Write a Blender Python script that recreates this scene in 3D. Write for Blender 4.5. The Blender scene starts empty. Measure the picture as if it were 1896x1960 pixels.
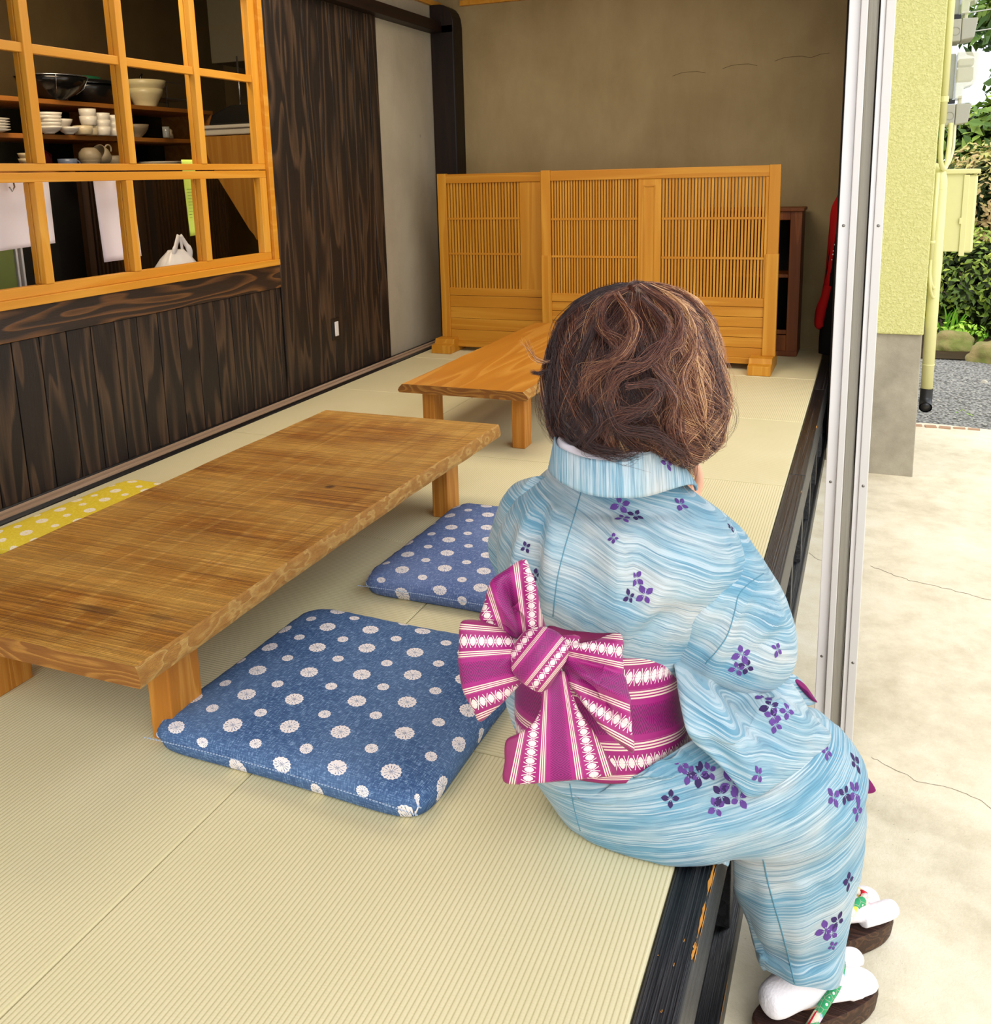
import bpy, bmesh, math, random
from math import sin, cos, pi, radians, sqrt
from mathutils import Vector, Matrix, noise
from mathutils.bvhtree import BVHTree
random.seed(7)
SC = bpy.context.scene
COL = SC.collection

# ------------------------------------------------------------------ camera
F_PX, YAW, PITCH, ROLL = 1763.8, .390, .202, -.025
CAM = Vector((.24, -1.456, 1.09)); CX, CY = 948, 696
fwd = Vector((-sin(YAW)*cos(PITCH), cos(YAW)*cos(PITCH), -sin(PITCH)))
rt0 = Vector((cos(YAW), sin(YAW), 0)); up0 = rt0.cross(fwd)
rt = cos(ROLL)*rt0 + sin(ROLL)*up0
up = -sin(ROLL)*rt0 + cos(ROLL)*up0
cam = bpy.data.cameras.new('camera'); camo = bpy.data.objects.new('camera', cam)
COL.objects.link(camo); SC.camera = camo
camo.matrix_world = Matrix(((rt.x, up.x, -fwd.x, CAM.x), (rt.y, up.y, -fwd.y, CAM.y), (rt.z, up.z, -fwd.z, CAM.z), (0, 0, 0, 1)))
cam.sensor_fit = 'VERTICAL'; cam.sensor_height = 24
cam.lens = F_PX/1960*24
cam.shift_y = -(980-CY)/1960; cam.shift_x = (948-CX)/1960
cam.clip_start = .02; cam.clip_end = 200

def P(u, v, d):
    """point seen at (u, v), d metres in front of the lens"""
    return CAM + (rt*((u-CX)/F_PX) - up*((v-CY)/F_PX) + fwd)*d
def PX(p):
    q = p-CAM; w = q.dot(fwd)
    return (CX+F_PX*q.dot(rt)/w, CY-F_PX*q.dot(up)/w)
VN = Vector((-sin(YAW), cos(YAW), 0))     # level direction away from the lens
VR = Vector((cos(YAW), sin(YAW), 0))

# ------------------------------------------------------------------ colours / nodes
def s2l(c): return c/12.92 if c <= .04045 else ((c+.055)/1.055)**2.4
def H(h, a=1):
    h = h.lstrip('#'); return tuple(s2l(int(h[i:i+2], 16)/255) for i in (0, 2, 4))+(a,)
class NT:
    def __init__(s, name, rough=.6, spec=.4, **kw):
        s.m = bpy.data.materials.new(name); s.m.use_nodes = True
        s.t = s.m.node_tree; s.n = s.t.nodes; s.b = s.n['Principled BSDF']
        s.b.inputs['Roughness'].default_value = rough
        s.b.inputs['Specular IOR Level'].default_value = spec
    def new(s, typ, **kw):
        n = s.n.new(typ)
        for k, v in kw.items():
            if k.startswith('i_'):
                key = k[2:]
                n.inputs[int(key) if key.isdigit() else key].default_value = v
            else: setattr(n, k, v)
        return n
    def l(s, a, b): s.t.links.new(a, b)
    def put(s, inp, v):
        if hasattr(v, 'is_output') or isinstance(v, bpy.types.NodeSocket): s.l(v, inp)
        else: inp.default_value = v
    def math(s, op, a, b=None, c=None, clamp=False):
        n = s.n.new('ShaderNodeMath'); n.operation = op; n.use_clamp = clamp
        s.put(n.inputs[0], a)
        if b is not None: s.put(n.inputs[1], b)
        if c is not None: s.put(n.inputs[2], c)
        return n.outputs[0]
    def obj(s): return s.new('ShaderNodeTexCoord').outputs['Object']
    def uv(s): return s.new('ShaderNodeTexCoord').outputs['UV']
    def mapv(s, v, loc=(0, 0, 0), rot=(0, 0, 0), scl=(1, 1, 1)):
        n = s.n.new('ShaderNodeMapping'); s.l(v, n.inputs[0])
        n.inputs[1].default_value = loc; n.inputs[2].default_value = rot; n.inputs[3].default_value = scl
        return n.outputs[0]
    def noise(s, v, scale=5, detail=4, rough=.5, dist=0, out='Fac'):
        n = s.n.new('ShaderNodeTexNoise'); s.l(v, n.inputs['Vector'])
        n.inputs['Scale'].default_value = scale; n.inputs['Detail'].default_value = detail
        n.inputs['Roughness'].default_value = rough; n.inputs['Distortion'].default_value = dist
        return n.outputs[out]
    def vor(s, v, scale=5, feature='F1', out='Distance', rand=1):
        n = s.n.new('ShaderNodeTexVoronoi'); n.feature = feature; s.l(v, n.inputs['Vector'])
        n.inputs['Scale'].default_value = scale; n.inputs['Randomness'].default_value = rand
        return n.outputs[out]
    def ramp(s, f, stops, interp='LINEAR'):
        n = s.n.new('ShaderNodeValToRGB'); s.put(n.inputs[0], f); r = n.color_ramp; r.interpolation = interp
        while len(r.elements) < len(stops): r.elements.new(.5)
        for e, (p, c) in zip(r.elements, stops): e.position = p
        for e, (p, c) in zip(r.elements, stops): e.color = c if len(c) == 4 else tuple(c)+(1,)
        return n.outputs[0]
    def mix(s, f, a, b, mode='MIX'):
        n = s.n.new('ShaderNodeMix'); n.data_type = 'RGBA'; n.blend_type = mode
        s.put(n.inputs[0], f); s.put(n.inputs[6], a); s.put(n.inputs[7], b)
        return n.outputs[2]
    def sep(s, v):
        n = s.n.new('ShaderNodeSeparateXYZ'); s.l(v, n.inputs[0]); return n.outputs
    def comb(s, x, y, z):
        n = s.n.new('ShaderNodeCombineXYZ')
        for i, q in enumerate((x, y, z)): s.put(n.inputs[i], q)
        return n.outputs[0]
    def col(s, c): s.put(s.b.inputs['Base Color'], c); return s
    def bump(s, h, strength=.3, dist=.01):
        n = s.n.new('ShaderNodeBump'); n.inputs['Strength'].default_value = strength; n.inputs['Distance'].default_value = dist
        s.l(h, n.inputs['Height']); s.l(n.outputs[0], s.b.inputs['Normal']); return s
    def attr(s, name, out='Fac'):
        n = s.n.new('ShaderNodeAttribute'); n.attribute_name = name; return n.outputs[out]

SPOTS = [(-1.15, -.188, .085, .022, .6), (-1.01, -.172, .045, .018, .5), (-1.107, .60, .022, .022, .9), (-1.03, .614, .07, .007, .6)]
W1 = (1, 1, 1, 1); K1 = (0, 0, 0, 1)
def plain(name, c, rough=.5, spec=.4, metal=0, var=.08, scale=30, bump=0):
    m = NT(name, rough, spec)
    f = m.noise(m.obj(), scale, 3)
    a = tuple(max(0, x*(1-var)) for x in c[:3])+(1,); b = tuple(min(1, x*(1+var)) for x in c[:3])+(1,)
    m.col(m.mix(f, a, b)); m.b.inputs['Metallic'].default_value = metal
    if bump: m.bump(f, bump, .004)
    return m.m

def wood(name, lo, mid, hi, axis='y', L=.35, W=5.0, rings=7, line=.5, fine=.35, rough=.5, spec=.35, bump=.15, saw=0, seedattr=True, ringw=.06):
    """grain along an axis: contour lines of a stretched noise, plus fine fibres"""
    m = NT(name, rough, spec)
    v = m.obj()
    if seedattr:
        a = m.attr('seed')
        vm = m.new('ShaderNodeVectorMath', operation='ADD'); m.l(v, vm.inputs[0])
        m.l(m.comb(m.math('MULTIPLY', a, 17.3), m.math('MULTIPLY', a, 9.1), m.math('MULTIPLY', a, 5.7)), vm.inputs[1]); v = vm.outputs[0]
    sc = [W, W, W]; sc['xyz'.index(axis)] = L
    q = m.mapv(v, scl=tuple(sc))
    n1 = m.noise(q, 1.0, 2, .45, .15)
    r = m.math('FRACT', m.math('MULTIPLY', n1, rings))
    ln = m.ramp(r, [(0, W1), (ringw, W1), (.45, K1), (.9, K1), (1, W1)])
    sf = [W*28]*3; sf['xyz'.index(axis)] = L*9
    n2 = m.noise(m.mapv(v, scl=tuple(sf)), 1.0, 3, .6)
    n3 = m.noise(q, 2.2, 3, .6)
    base = m.mix(n3, lo, mid)
    c = m.mix(m.math('MULTIPLY', ln, line), base, hi)
    f2 = m.ramp(n2, [(.3, K1), (.7, W1)])
    c = m.mix(m.math('MULTIPLY', f2, fine), c, lo)
    h = m.math('ADD', m.math('MULTIPLY', f2, .5), m.math('MULTIPLY', ln, .5))
    if saw:
        # saw marks crossing the board
        o = m.mapv(v, rot=(0, 0, radians(4)), scl=(3.0, 120, 3))
        s1 = m.noise(o, 1.0, 3, .7)
        s2 = m.ramp(s1, [(.38, K1), (.62, W1)])
        c = m.mix(m.math('MULTIPLY', s2, saw), c, tuple(x*.55 for x in lo[:3])+(1,))
        o2 = m.mapv(v, scl=(1.6, 7, 1.6)); s3 = m.ramp(m.noise(o2, 1, 2), [(.35, K1), (.65, W1)])
        c = m.mix(m.math('MULTIPLY', s3, .35), c, hi)
        sx = m.mapv(v, rot=(0, 0, radians(-3)), scl=(60, 1.2, 3))
        s4 = m.ramp(m.noise(sx, 1.0, 2), [(.62, K1), (.70, W1)])
        pv_ = m.sep(m.obj()); nzz = m.noise(m.mapv(m.obj(), scl=(25, 60, 1)), 1, 3)
        for (kx, ky, rx, ry, am) in SPOTS:
            ex = m.math('POWER', m.math('DIVIDE', m.math('SUBTRACT', pv_[0], kx), rx), 2); ey = m.math('POWER', m.math('DIVIDE', m.math('SUBTRACT', pv_[1], ky), ry), 2)
            dd_ = m.math('ADD', m.math('ADD', ex, ey), m.math('MULTIPLY', nzz, .7))
            c = m.mix(m.math('MULTIPLY', m.ramp(dd_, [(.45, W1), (1, K1)]), am), c, H('#4A2A10'))
        c = m.mix(m.math('MULTIPLY', s4, .35), c, tuple(x*.6 for x in lo[:3])+(1,))
        h = m.math('SUBTRACT', h, m.math('MULTIPLY', s2, 1.4))
    m.col(c); m.bump(h, bump, .003)
    return m.m

# ------------------------------------------------------------------ mesh builders
class MB:
    def __init__(s): s.v = []; s.f = []; s.mi = []; s.uv = []; s.sd = []
    def add(s, verts, faces, mi=0, uv=None, seed=0.0):
        o = len(s.v); s.v += [tuple(p) for p in verts]
        for f in faces:
            s.f.append([i+o for i in f]); s.mi.append(mi)
        s.uv += (uv if uv else [(0, 0)]*len(verts)); s.sd += [seed]*len(verts)
        return s
    def box(s, a, b, mi=0, seed=None, rz=0, piv=None):
        x0, y0, z0 = a; x1, y1, z1 = b
        vs = [Vector(p) for p in ((x0, y0, z0), (x1, y0, z0), (x1, y1, z0), (x0, y1, z0), (x0, y0, z1), (x1, y0, z1), (x1, y1, z1), (x0, y1, z1))]
        if rz:
            c = Vector(piv) if piv else Vector(((x0+x1)/2, (y0+y1)/2, 0))
            R = Matrix.Rotation(rz, 3, 'Z'); vs = [R@(p-c)+c for p in vs]
        fs = [(0, 3, 2, 1), (4, 5, 6, 7), (0, 1, 5, 4), (1, 2, 6, 5), (2, 3, 7, 6), (3, 0, 4, 7)]
        return s.add(vs, fs, mi, None, random.random() if seed is None else seed)
    def prism(s, pts, h0, h1, ax='z', mi=0, seed=None):
        """outline (2-D) extruded along an axis"""
        n = len(pts)
        def mk(p, h):
            return {'z': (p[0], p[1], h), 'y': (p[0], h, p[1]), 'x': (h, p[0], p[1])}[ax]
        vs = [mk(p, h0) for p in pts]+[mk(p, h1) for p in pts]
        fs = [tuple(range(n))[::-1], tuple(range(n, 2*n))]+[(i, (i+1) % n, (i+1) % n+n, i+n) for i in range(n)]
        return s.add(vs, fs, mi, None, random.random() if seed is None else seed)
    def tube(s, pts, r, n=10, mi=0, caps=True, flat=1, seed=0):
        pts = [Vector(p) for p in pts]; rs = r if isinstance(r, (list, tuple)) else [r]*len(pts)
        V = []; T = None
        ref = Vector((0, 0, 1)) if abs((pts[1]-pts[0]).normalized().z) < .9 else Vector((1, 0, 0))
        for i, p in enumerate(pts):
            t = (pts[min(i+1, len(pts)-1)]-pts[max(i-1, 0)]).normalized()
            a = (ref-t*ref.dot(t)).normalized(); ref = a; b = t.cross(a)
            for k in range(n):
                w = 2*pi*k/n; V.append(p+(a*cos(w)*flat+b*sin(w))*rs[i])
        F = []
        for i in range(len(pts)-1):
            for k in range(n):
                F.append((i*n+k, i*n+(k+1) % n, (i+1)*n+(k+1) % n, (i+1)*n+k))
        if caps:
            F.append(tuple(range(n))[::-1]); F.append(tuple(range((len(pts)-1)*n, len(pts)*n)))
        return s.add(V, F, mi, None, seed)
    def lathe(s, prof, c=(0, 0, 0), n=24, mi=0, rot=None, sx=1, sy=1, ripple=None):
        c = Vector(c); V = []; F = []
        for j, (r, z) in enumerate(prof):
            for k in range(n):
                w = 2*pi*k/n; rr = r*(1+(ripple(w, j) if ripple else 0))
                p = Vector((rr*cos(w)*sx, rr*sin(w)*sy, z))
                if rot: p = rot@p
                V.append(p+c)
        for j in range(len(prof)-1):
            for k in range(n):
                F.append((j*n+k, j*n+(k+1) % n, (j+1)*n+(k+1) % n, (j+1)*n+k))
        return s.add(V, F, mi)
    def build(s, name, mat, parent=None, smooth=False, bevel=0, loc=None, seg=2, solid=0, sub=0):
        me = bpy.data.meshes.new(name)
        off = Vector(parent.location) if (parent is not None and loc is None) else Vector((0, 0, 0))
        if parent is not None and parent.parent is not None and loc is None:
            off = Vector((0, 0, 0))
            q = parent
            while q is not None: off += q.location; q = q.parent
        me.from_pydata([tuple(v) for v in s.v], [], s.f)
        for m_ in (mat if isinstance(mat, (list, tuple)) else [mat]): me.materials.append(m_)
        me.polygons.foreach_set('material_index', s.mi)
        if smooth: me.polygons.foreach_set('use_smooth', [True]*len(me.polygons))
        if any(u != (0, 0) for u in s.uv):
            ul = me.uv_layers.new(name='UVMap')
            for lp in me.loops: ul.data[lp.index].uv = s.uv[lp.vertex_index]
        at = me.attributes.new('seed', 'FLOAT', 'POINT'); at.data.foreach_set('value', s.sd)
        me.update()
        o = bpy.data.objects.new(name, me); COL.objects.link(o)
        if parent is not None:
            o.parent = parent; o.location = -off
        if loc is not None: o.location = loc
        if bevel:
            b = o.modifiers.new('bevel', 'BEVEL'); b.width = bevel; b.segments = seg; b.limit_method = 'ANGLE'; b.angle_limit = radians(40)
            b.harden_normals = False
        if solid:
            b = o.modifiers.new('thick', 'SOLIDIFY'); b.thickness = solid; b.offset = -1
        if sub:
            b = o.modifiers.new('sub', 'SUBSURF'); b.levels = sub; b.render_levels = sub
        return o
def tag(o, label=None, cat=None, group=None, kind=None):
    if label: o['label'] = label
    if cat: o['category'] = cat
    if group: o['group'] = group
    if kind: o['kind'] = kind
    return o
def thing(name, label, cat, loc=(0, 0, 0), group=None, rz=0):
    o = bpy.data.objects.new(name, None); o.empty_display_size = .05; COL.objects.link(o)
    o.location = loc; o.rotation_euler = (0, 0, rz)
    return tag(o, label, cat, group)
def struct(o): o['kind'] = 'structure'; return o
def copy_tree(o, parent=None):
    c = o.copy(); COL.objects.link(c); c.parent = parent
    for ch in list(o.children): copy_tree(ch, c)
    return c

def cr(p0, p1, p2, p3, t):
    return .5*((2*p1)+(-p0+p2)*t+(2*p0-5*p1+4*p2-p3)*t*t+(-p0+3*p1-3*p2+p3)*t*t*t)
def spline(pts, n, closed=False):
    """n samples per span through pts"""
    pts = [Vector(p) for p in pts]; m = len(pts); out = []
    spans = m if closed else m-1
    for i in range(spans):
        if closed: q = [pts[(i+k-1) % m] for k in range(4)]
        else: q = [pts[max(0, min(m-1, i+k-1))] for k in range(4)]
        for k in range(n): out.append(cr(*q, k/n))
    if not closed: out.append(pts[-1])
    return out
def fbm(p, s, seed=0): return noise.noise(Vector((p[0]*s+seed, p[1]*s+seed*.7, p[2]*s-seed)))
# ================================================================== MATERIALS OF THE ROOM
M = {}
M['honey'] = wood('honey_wood', H('#C98423'), H('#DE9A30'), H('#EDB44E'), 'y', L=.5, W=9, rings=5, line=.35, fine=.25, rough=.42)
M['honey_z'] = wood('honey_wood_upright', H('#CF8B28'), H('#E2A238'), H('#F0BC58'), 'z', L=.5, W=9, rings=5, line=.35, fine=.25, rough=.42)
M['char'] = wood('charred_cedar', H('#191412'), H('#2C231E'), H('#6A503A'), 'z', L=.75, W=7, rings=8, line=.62, fine=.5, rough=.45, spec=.4, bump=.4, ringw=.02)
M['char_y'] = wood('charred_cedar_level', H('#1F1714'), H('#3A281D'), H('#8A5C33'), 'y', L=1.1, W=9, rings=9, line=.75, fine=.4, rough=.42, spec=.5, bump=.5, ringw=.03)
M['black_beam'] = wood('black_lacquered_beam', H('#0A0B0E'), H('#15161A'), H('#3A3A3C'), 'y', L=.3, W=26, rings=6, line=.6, fine=.2, rough=.3, spec=.6, bump=.8, ringw=.05)
M['dark_post'] = wood('dark_brown_timber', H('#140B08'), H('#1E110B'), H('#2E1A10'), 'z', L=.5, W=9, rings=5, line=.4, fine=.3, rough=.5)

def plaster(name, a, b, bumpy=.25, stains=True):
    m = NT(name, .9, .15)
    v = m.obj()
    n1 = m.noise(v, 1.6, 5, .6, .4); n2 = m.noise(m.mapv(v, scl=(1, 1, .35)), 5, 5, .65, .3)
    f = m.math('ADD', m.math('MULTIPLY', n1, .6), m.math('MULTIPLY', n2, .4))
    c = m.ramp(f, [(.33, a), (.66, b)])
    if stains:
        sp = m.vor(v, 2.3, rand=1)
        c = m.mix(m.ramp(sp, [(0, (.55,)*3+(1,)), (.035, K1)]), c, tuple(x*.45 for x in a[:3])+(1,))
    m.col(c); m.bump(m.noise(v, 60, 5, .7), bumpy, .004)
    return m.m
M['plaster'] = plaster('grey_brown_plaster', H('#927E58'), H('#AC9870'))
M['plaster_l'] = plaster('grey_plaster', H('#A69C88'), H('#BCB29C'))

m = NT('tatami_weave', .62, .3)
u = m.sep(m.uv())
rib = m.math('ABSOLUTE', m.math('SINE', m.math('MULTIPLY', u[0], pi/.0082)))
rowt = m.math('ABSOLUTE', m.math('SINE', m.math('ADD', m.math('MULTIPLY', u[1], pi/.0042), m.math('MULTIPLY', m.math('FLOOR', m.math('DIVIDE', u[0], .0082)), pi/2))))
fib = m.noise(m.comb(m.math('MULTIPLY', u[0], 40), m.math('MULTIPLY', u[1], 700), 0), 1, 3, .6)
bl = m.noise(m.obj(), 2.2, 4, .55)
base = m.ramp(bl, [(.3, H('#D2CAA0')), (.7, H('#DED4B0'))])
sdv = m.attr('seed')
base = m.mix(m.math('MULTIPLY', sdv, .4), base, H('#DCD0A6'))
dk = m.ramp(rib, [(0, H('#A8A27A')), (.30, H('#CFC9A4')), (.6, W1)])
c = m.mix(.55, base, dk, 'MULTIPLY')
c = m.mix(m.math('MULTIPLY', fib, .35), c, H('#E6DDB2'))
m.col(c)
m.bump(m.math('ADD', m.math('MULTIPLY', m.math('POWER', rib, .5), 1.0), m.math('ADD', m.math('MULTIPLY', fib, .35), m.math('MULTIPLY', rowt, .15))), .4, .0014)
M['tatami'] = m.m

m = NT('weathered_concrete', .85, .2)
v = m.obj()
n1 = m.noise(v, 1.3, 6, .62, .3); n2 = m.noise(v, 9, 5, .7)
c = m.ramp(m.math('ADD', m.math('MULTIPLY', n1, .6), m.math('MULTIPLY', n2, .4)), [(.32, H('#C0B498')), (.5, H('#E0D6BC')), (.68, H('#EEE7D4'))])
sp = m.ramp(m.vor(v, 42), [(0, W1), (.09, K1)]); spn = m.ramp(m.noise(v, 6, 3), [(.5, K1), (.62, W1)])
c = m.mix(m.math('MULTIPLY', m.math('MULTIPLY', sp, spn), .7), c, H('#5A4A36'))
# hairline cracks: edges of very large cells
vv = m.new('ShaderNodeVectorMath', operation='ADD'); m.l(v, vv.inputs[0])
nz = m.new('ShaderNodeVectorMath', operation='SCALE'); m.l(m.noise(v, 3.5, 5, .7, 0, 'Color'), nz.inputs[0]); nz.inputs['Scale'].default_value = .22; m.l(nz.outputs[0], vv.inputs[1])
ck = m.ramp(m.vor(vv.outputs[0], .42, 'DISTANCE_TO_EDGE'), [(0, W1), (.0016, K1)])
m.col(c); m.bump(m.noise(v, 130, 4, .7), .35, .004)
M['concrete'] = m.m
m = NT('grey_plinth_concrete', .85, .2); v = m.obj()
c = m.ramp(m.noise(v, 5, 6, .65), [(.3, H('#8F8878')), (.7, H('#B2AB98'))])
sp = m.ramp(m.vor(v, 55), [(0, W1), (.1, K1)])
m.col(m.mix(m.math('MULTIPLY', sp, .35), c, H('#6E6654'))); m.bump(m.noise(v, 140, 3), .3, .003)
M['plinth'] = m.m
m = NT('yellow_green_stucco', .8, .25); v = m.obj()
n = m.noise(v, 95, 4, .55, .6)
m.col(m.mix(m.ramp(n, [(.35, K1), (.65, W1)]), H('#C6C47E'), H('#D8D694'))); m.bump(n, .8, .009)
M['stucco'] = m.m
M['pale_green'] = plain('pale_yellow_green_paint', H('#D6D296'), .4, .4, var=.03)
M['cream'] = plain('cream_plastic', H('#E4E0BC'), .35, .45, var=.03)
M['grey_box'] = plain('light_grey_plastic', H('#B9B7AB'), .45, .4, var=.03)
M['alu'] = plain('silver_aluminium', H('#DAD6D2'), .38, .5, .1, .05, 3)
M['alu_w'] = plain('white_aluminium', H('#ECE8E6'), .35, .5, .1, .04, 3)
M['grey_wood'] = wood('weathered_grey_wood', H('#8E887C'), H('#A8A294'), H('#C0BAAA'), 'z', L=.3, W=14, rings=6, line=.5, fine=.5, rough=.7, bump=.5)
M['black'] = plain('black_plastic', H('#101012'), .35, .5, var=.1)
M['void'] = plain('dark_brown_board', H('#120D0A'), .8, .2)
M['steel'] = plain('brushed_steel', H('#A8A8A8'), .25, .5, .9, .05, 40)
M['screw'] = plain('steel_screw', H('#8E8A84'), .3, .5, .9, .05, 90)

# ================================================================== FLOOR OF TATAMI
b = MB()
XE = [-2.367, -1.581, -.7905, 0.0]
for j in range(-2, 5):
    y0, y1 = j*.88, j*.88+.88
    if j == 4: y1 = 4.42
    for i in range(3):
        x0, x1 = XE[i], XE[i+1]
        g = .0012
        along_y = (j % 2 != 0)      # rush ribs run towards the back wall on every other row
        along_y = not (j in (0, 2, 4, -2))
        X0, X1, Y0, Y1 = x0+g, x1-g, y0+g, y1-g
        c_ = .004
        tops = [(X0+c_, Y0+c_), (X1-c_, Y0+c_), (X1-c_, Y1-c_), (X0+c_, Y1-c_)]
        mids = [(X0, Y0), (X1, Y0), (X1, Y1), (X0, Y1)]
        vs = [(x, y, 0) for x, y in tops]+[(x, y, -.004) for x, y in mids]+[(x, y, -.05) for x, y in mids]
        fs = [(0, 1, 2, 3)]+[(4+k, 4+(k+1) % 4, (k+1) % 4, k) for k in range(4)]+[(8+k, 8+(k+1) % 4, 4+(k+1) % 4, 4+k) for k in range(4)]+[(11, 10, 9, 8)]
        uv = [((x, y) if along_y else (y, x)) for x, y, z in vs]
        b.add(vs, fs, 0, uv, random.random())
struct(b.build('floor', M['tatami']))
b = MB(); b.box((-2.37, -1.77, -.08), (-.002, 4.42, -.052))
struct(b.build('trim_1', M['void']))
# ground outside and below
b = MB()
N = 40
b.add([(.055, -4.5, -.4), (9, -4.5, -.4), (9, 4.25, -.4), (1.6, 4.32, -.4), (.95, 4.28, -.4), (.62, 4.33, -.4), (.055, 4.3, -.4)], [(0, 1, 2, 3, 4, 5, 6)])
b.add([(-6, -4.5, -.42), (.056, -4.5, -.42), (.056, 6, -.42), (-6, 6, -.42)], [(0, 1, 2, 3)])
struct(b.build('floor', M['concrete']))
# edge beam of the platform
b = MB()
ys = [-1.77, -.9, .45, 1.9, 3.3, 4.42]
for y0, y1 in zip(ys, ys[1:]): b.box((.0015, y0, -.125), (.06, y1-.001, 0))
struct(b.build('trim_2', M['black_beam'], bevel=.004))
b = MB()
for k in range(7): b.tube([(.014+k*.0062, -1.7, .0003), (.014+k*.0062, -.9, .0006), (.014+k*.0062, .44, .0003)], .0011, 5)
struct(b.build('trim_3', M['black_beam']))
b = MB(); b.box((-.02, -1.77, -.40), (.068, 4.42, -.335)); b.box((.0, -1.77, -.335), (.03, 4.42, -.30))
k = -1.7
while k < 4.3:
    b.box((.005, k, -.34), (.055, k+.045, -.12)); k += .45
struct(b.build('trim_4', M['black_beam'], bevel=.003))
b = MB(); b.box((-.06, -1.77, -.40), (-.03, 4.42, -.08)); struct(b.build('trim_5', M['void']))
# chipped paint showing pale wood: long splinters on the edge and flecks
mchip = plain('bare_chipped_wood', H('#C98A3C'), .7, .2, var=.2, scale=80)
b = MB()
def chip(x, y, z, l, w, nrm='z'):
    n = 9; L = []; R = []
    for i in range(n+1):
        t = i/n; ww = w*sin(pi*min(1, max(.03, t)))*random.uniform(.45, 1.1)
        L.append((x-ww/2+random.uniform(-.15, .15)*w, y+l*t)); R.append((x+ww/2, y+l*t))
    V = [(p[0], p[1], z) if nrm == 'z' else (z, p[1], p[0]) for p in L+R[::-1]]
    b.add(V, [tuple(range(len(V)))[::-1] if nrm == 'z' else tuple(range(len(V)))])
for y, l, w in ((-.215, .09, .006), (-.30, .075, .005), (-.34, .035, .007), (-.155, .05, .003), (2.55, .06, .003), (1.7, .03, .003)):
    chip(.0575, y, .0007, l, w); chip(-.003, y, .0605, l, w*1.3, 'x')
for y, l in ((-.33, .2), (-.12, .12), (-.6, .2)): chip(-.338, y, .0685, l, .006, 'x')
for i in range(46):
    y = random.choice([random.uniform(-.5, -.1), random.uniform(.9, 3.4), random.uniform(2.2, 2.6)])
    chip(random.uniform(.008, .052), y, .0007, random.uniform(.002, .008), random.uniform(.001, .0028))
struct(b.build('trim_6', mchip))

# hairline cracks in the concrete, as narrow wandering gaps
ckm = plain('dark_concrete_crack', H('#7A6E5A'), .9, .1)
def crack(pts, w, n=14):
    L_ = spline([(p[0], p[1], 0) for p in pts], n); b = MB(); V = []; k = len(L_)
    for sgn in (-1, 1):
        for i, p in enumerate(L_):
            j = .012*noise.noise(Vector((p.x*30, p.y*30, 2)))+.004*noise.noise(Vector((p.x*120, p.y*120, 5)))
            ww = w*(.4+.6*abs(noise.noise(Vector((i*.37, 1, 1)))))*sgn
            V.append((p.x+j+ww*.3, p.y+j*.8+ww, -.3992))
    b.add(V, [(i, i+1, k+i+1, k+i) for i in range(k-1)]); struct(b.build('trim_14', ckm))
crack([(.295, 2.1), (.42, 2.02), (.55, 1.98), (.72, 1.92), (1.1, 1.85)], .0022)
crack([(.31, .86), (.40, .80), (.52, .78), (.64, .70)], .0014)
crack([(.075, 2.16), (.11, 2.10), (.165, 2.08)], .0018)

# ================================================================== LEFT WALL
WX = -2.5
b = MB()
b.box((-2.56, -1.8, -.06), (-2.367, 4.42, -.012))
for x0, x1, k in ((-2.499, -2.486, 0), (-2.480, -2.457, 1), (-2.440, -2.415, 1), (-2.405, -2.372, 0)): b.box((x0, -1.8, -.012), (x1, 4.42, .001), mi=k)
struct(b.build('baseboard_left', [M['black_beam'], M['grey_wood'] if False else wood('worn_track_wood', H('#A08468'), H('#BCA088'), H('#CDB49C'), 'y', L=.3, W=12, rough=.6)]))
random.seed(3)
b = MB()
# low boards under the window
y = -1.2; 
while y < 2.395:
    w = .118+random.uniform(-.004, .004); y1 = min(y+w, 2.398)
    b.box((-2.53, y+.002, 0), (-2.5, y1-.002, .563)); y = y1
# boards between window and plaster panel
for y0, y1, dx in ((2.402, 2.53, .006), (2.53, 2.75, 0), (2.75, 2.885, 0), (2.885, 3.0, 0), (3.0, 3.1, 0), (3.1, 3.22, 0), (3.22, 3.40, 0), (3.40, 3.505, .004)):
    b.box((-2.53, y0+.0012, 0), (-2.5+dx, y1-.002, 2.4))
b.box((-2.535, -1.8, 0), (-2.528, 3.505, .60)); b.box((-2.535, 2.36, 0), (-2.529, 3.505, 2.4))
b.box((-2.53, -1.8, 1.985), (-2.5, 2.4, 2.4))
for i in range(10): b.box((-2.53, -1.8+i*.118, .56), (-2.5, -1.8+(i+1)*.118-.004 if i < 9 else -.64, 2.4))
for i in range(5): b.box((-2.53, -1.8+i*.12, 0), (-2.5, -1.8+(i+1)*.12-.003, .563))
struct(b.build('wall_left', M['char'], bevel=.0025))
b = MB(); b.box((-2.53, -1.2, .565), (-2.492, 2.398, .682)); struct(b.build('trim_7', M['char_y'], bevel=.002))
b = MB(); b.box((-2.56, 3.506, -.1), (-2.515, 4.42, 2.4)); struct(b.build('wall_left', M['plaster_l']))
b = MB(); b.prism([(-2.51, 4.26), (-2.352, 4.26), (-2.345, 4.27), (-2.345, 4.40), (-2.51, 4.40)], 0, 2.05); 
for k in range(1, 9):
    a0 = pi/2*k/8
b.prism([(-2.51, 2.0), (-2.346, 2.0), (-2.347, 2.06), (-2.353, 2.10), (-2.365, 2.13), (-2.385, 2.155), (-2.41, 2.17), (-2.44, 2.178), (-2.51, 2.18)], 4.26, 4.40, 'y')
struct(b.build('trim_8', M['dark_post'], bevel=.004))
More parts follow.
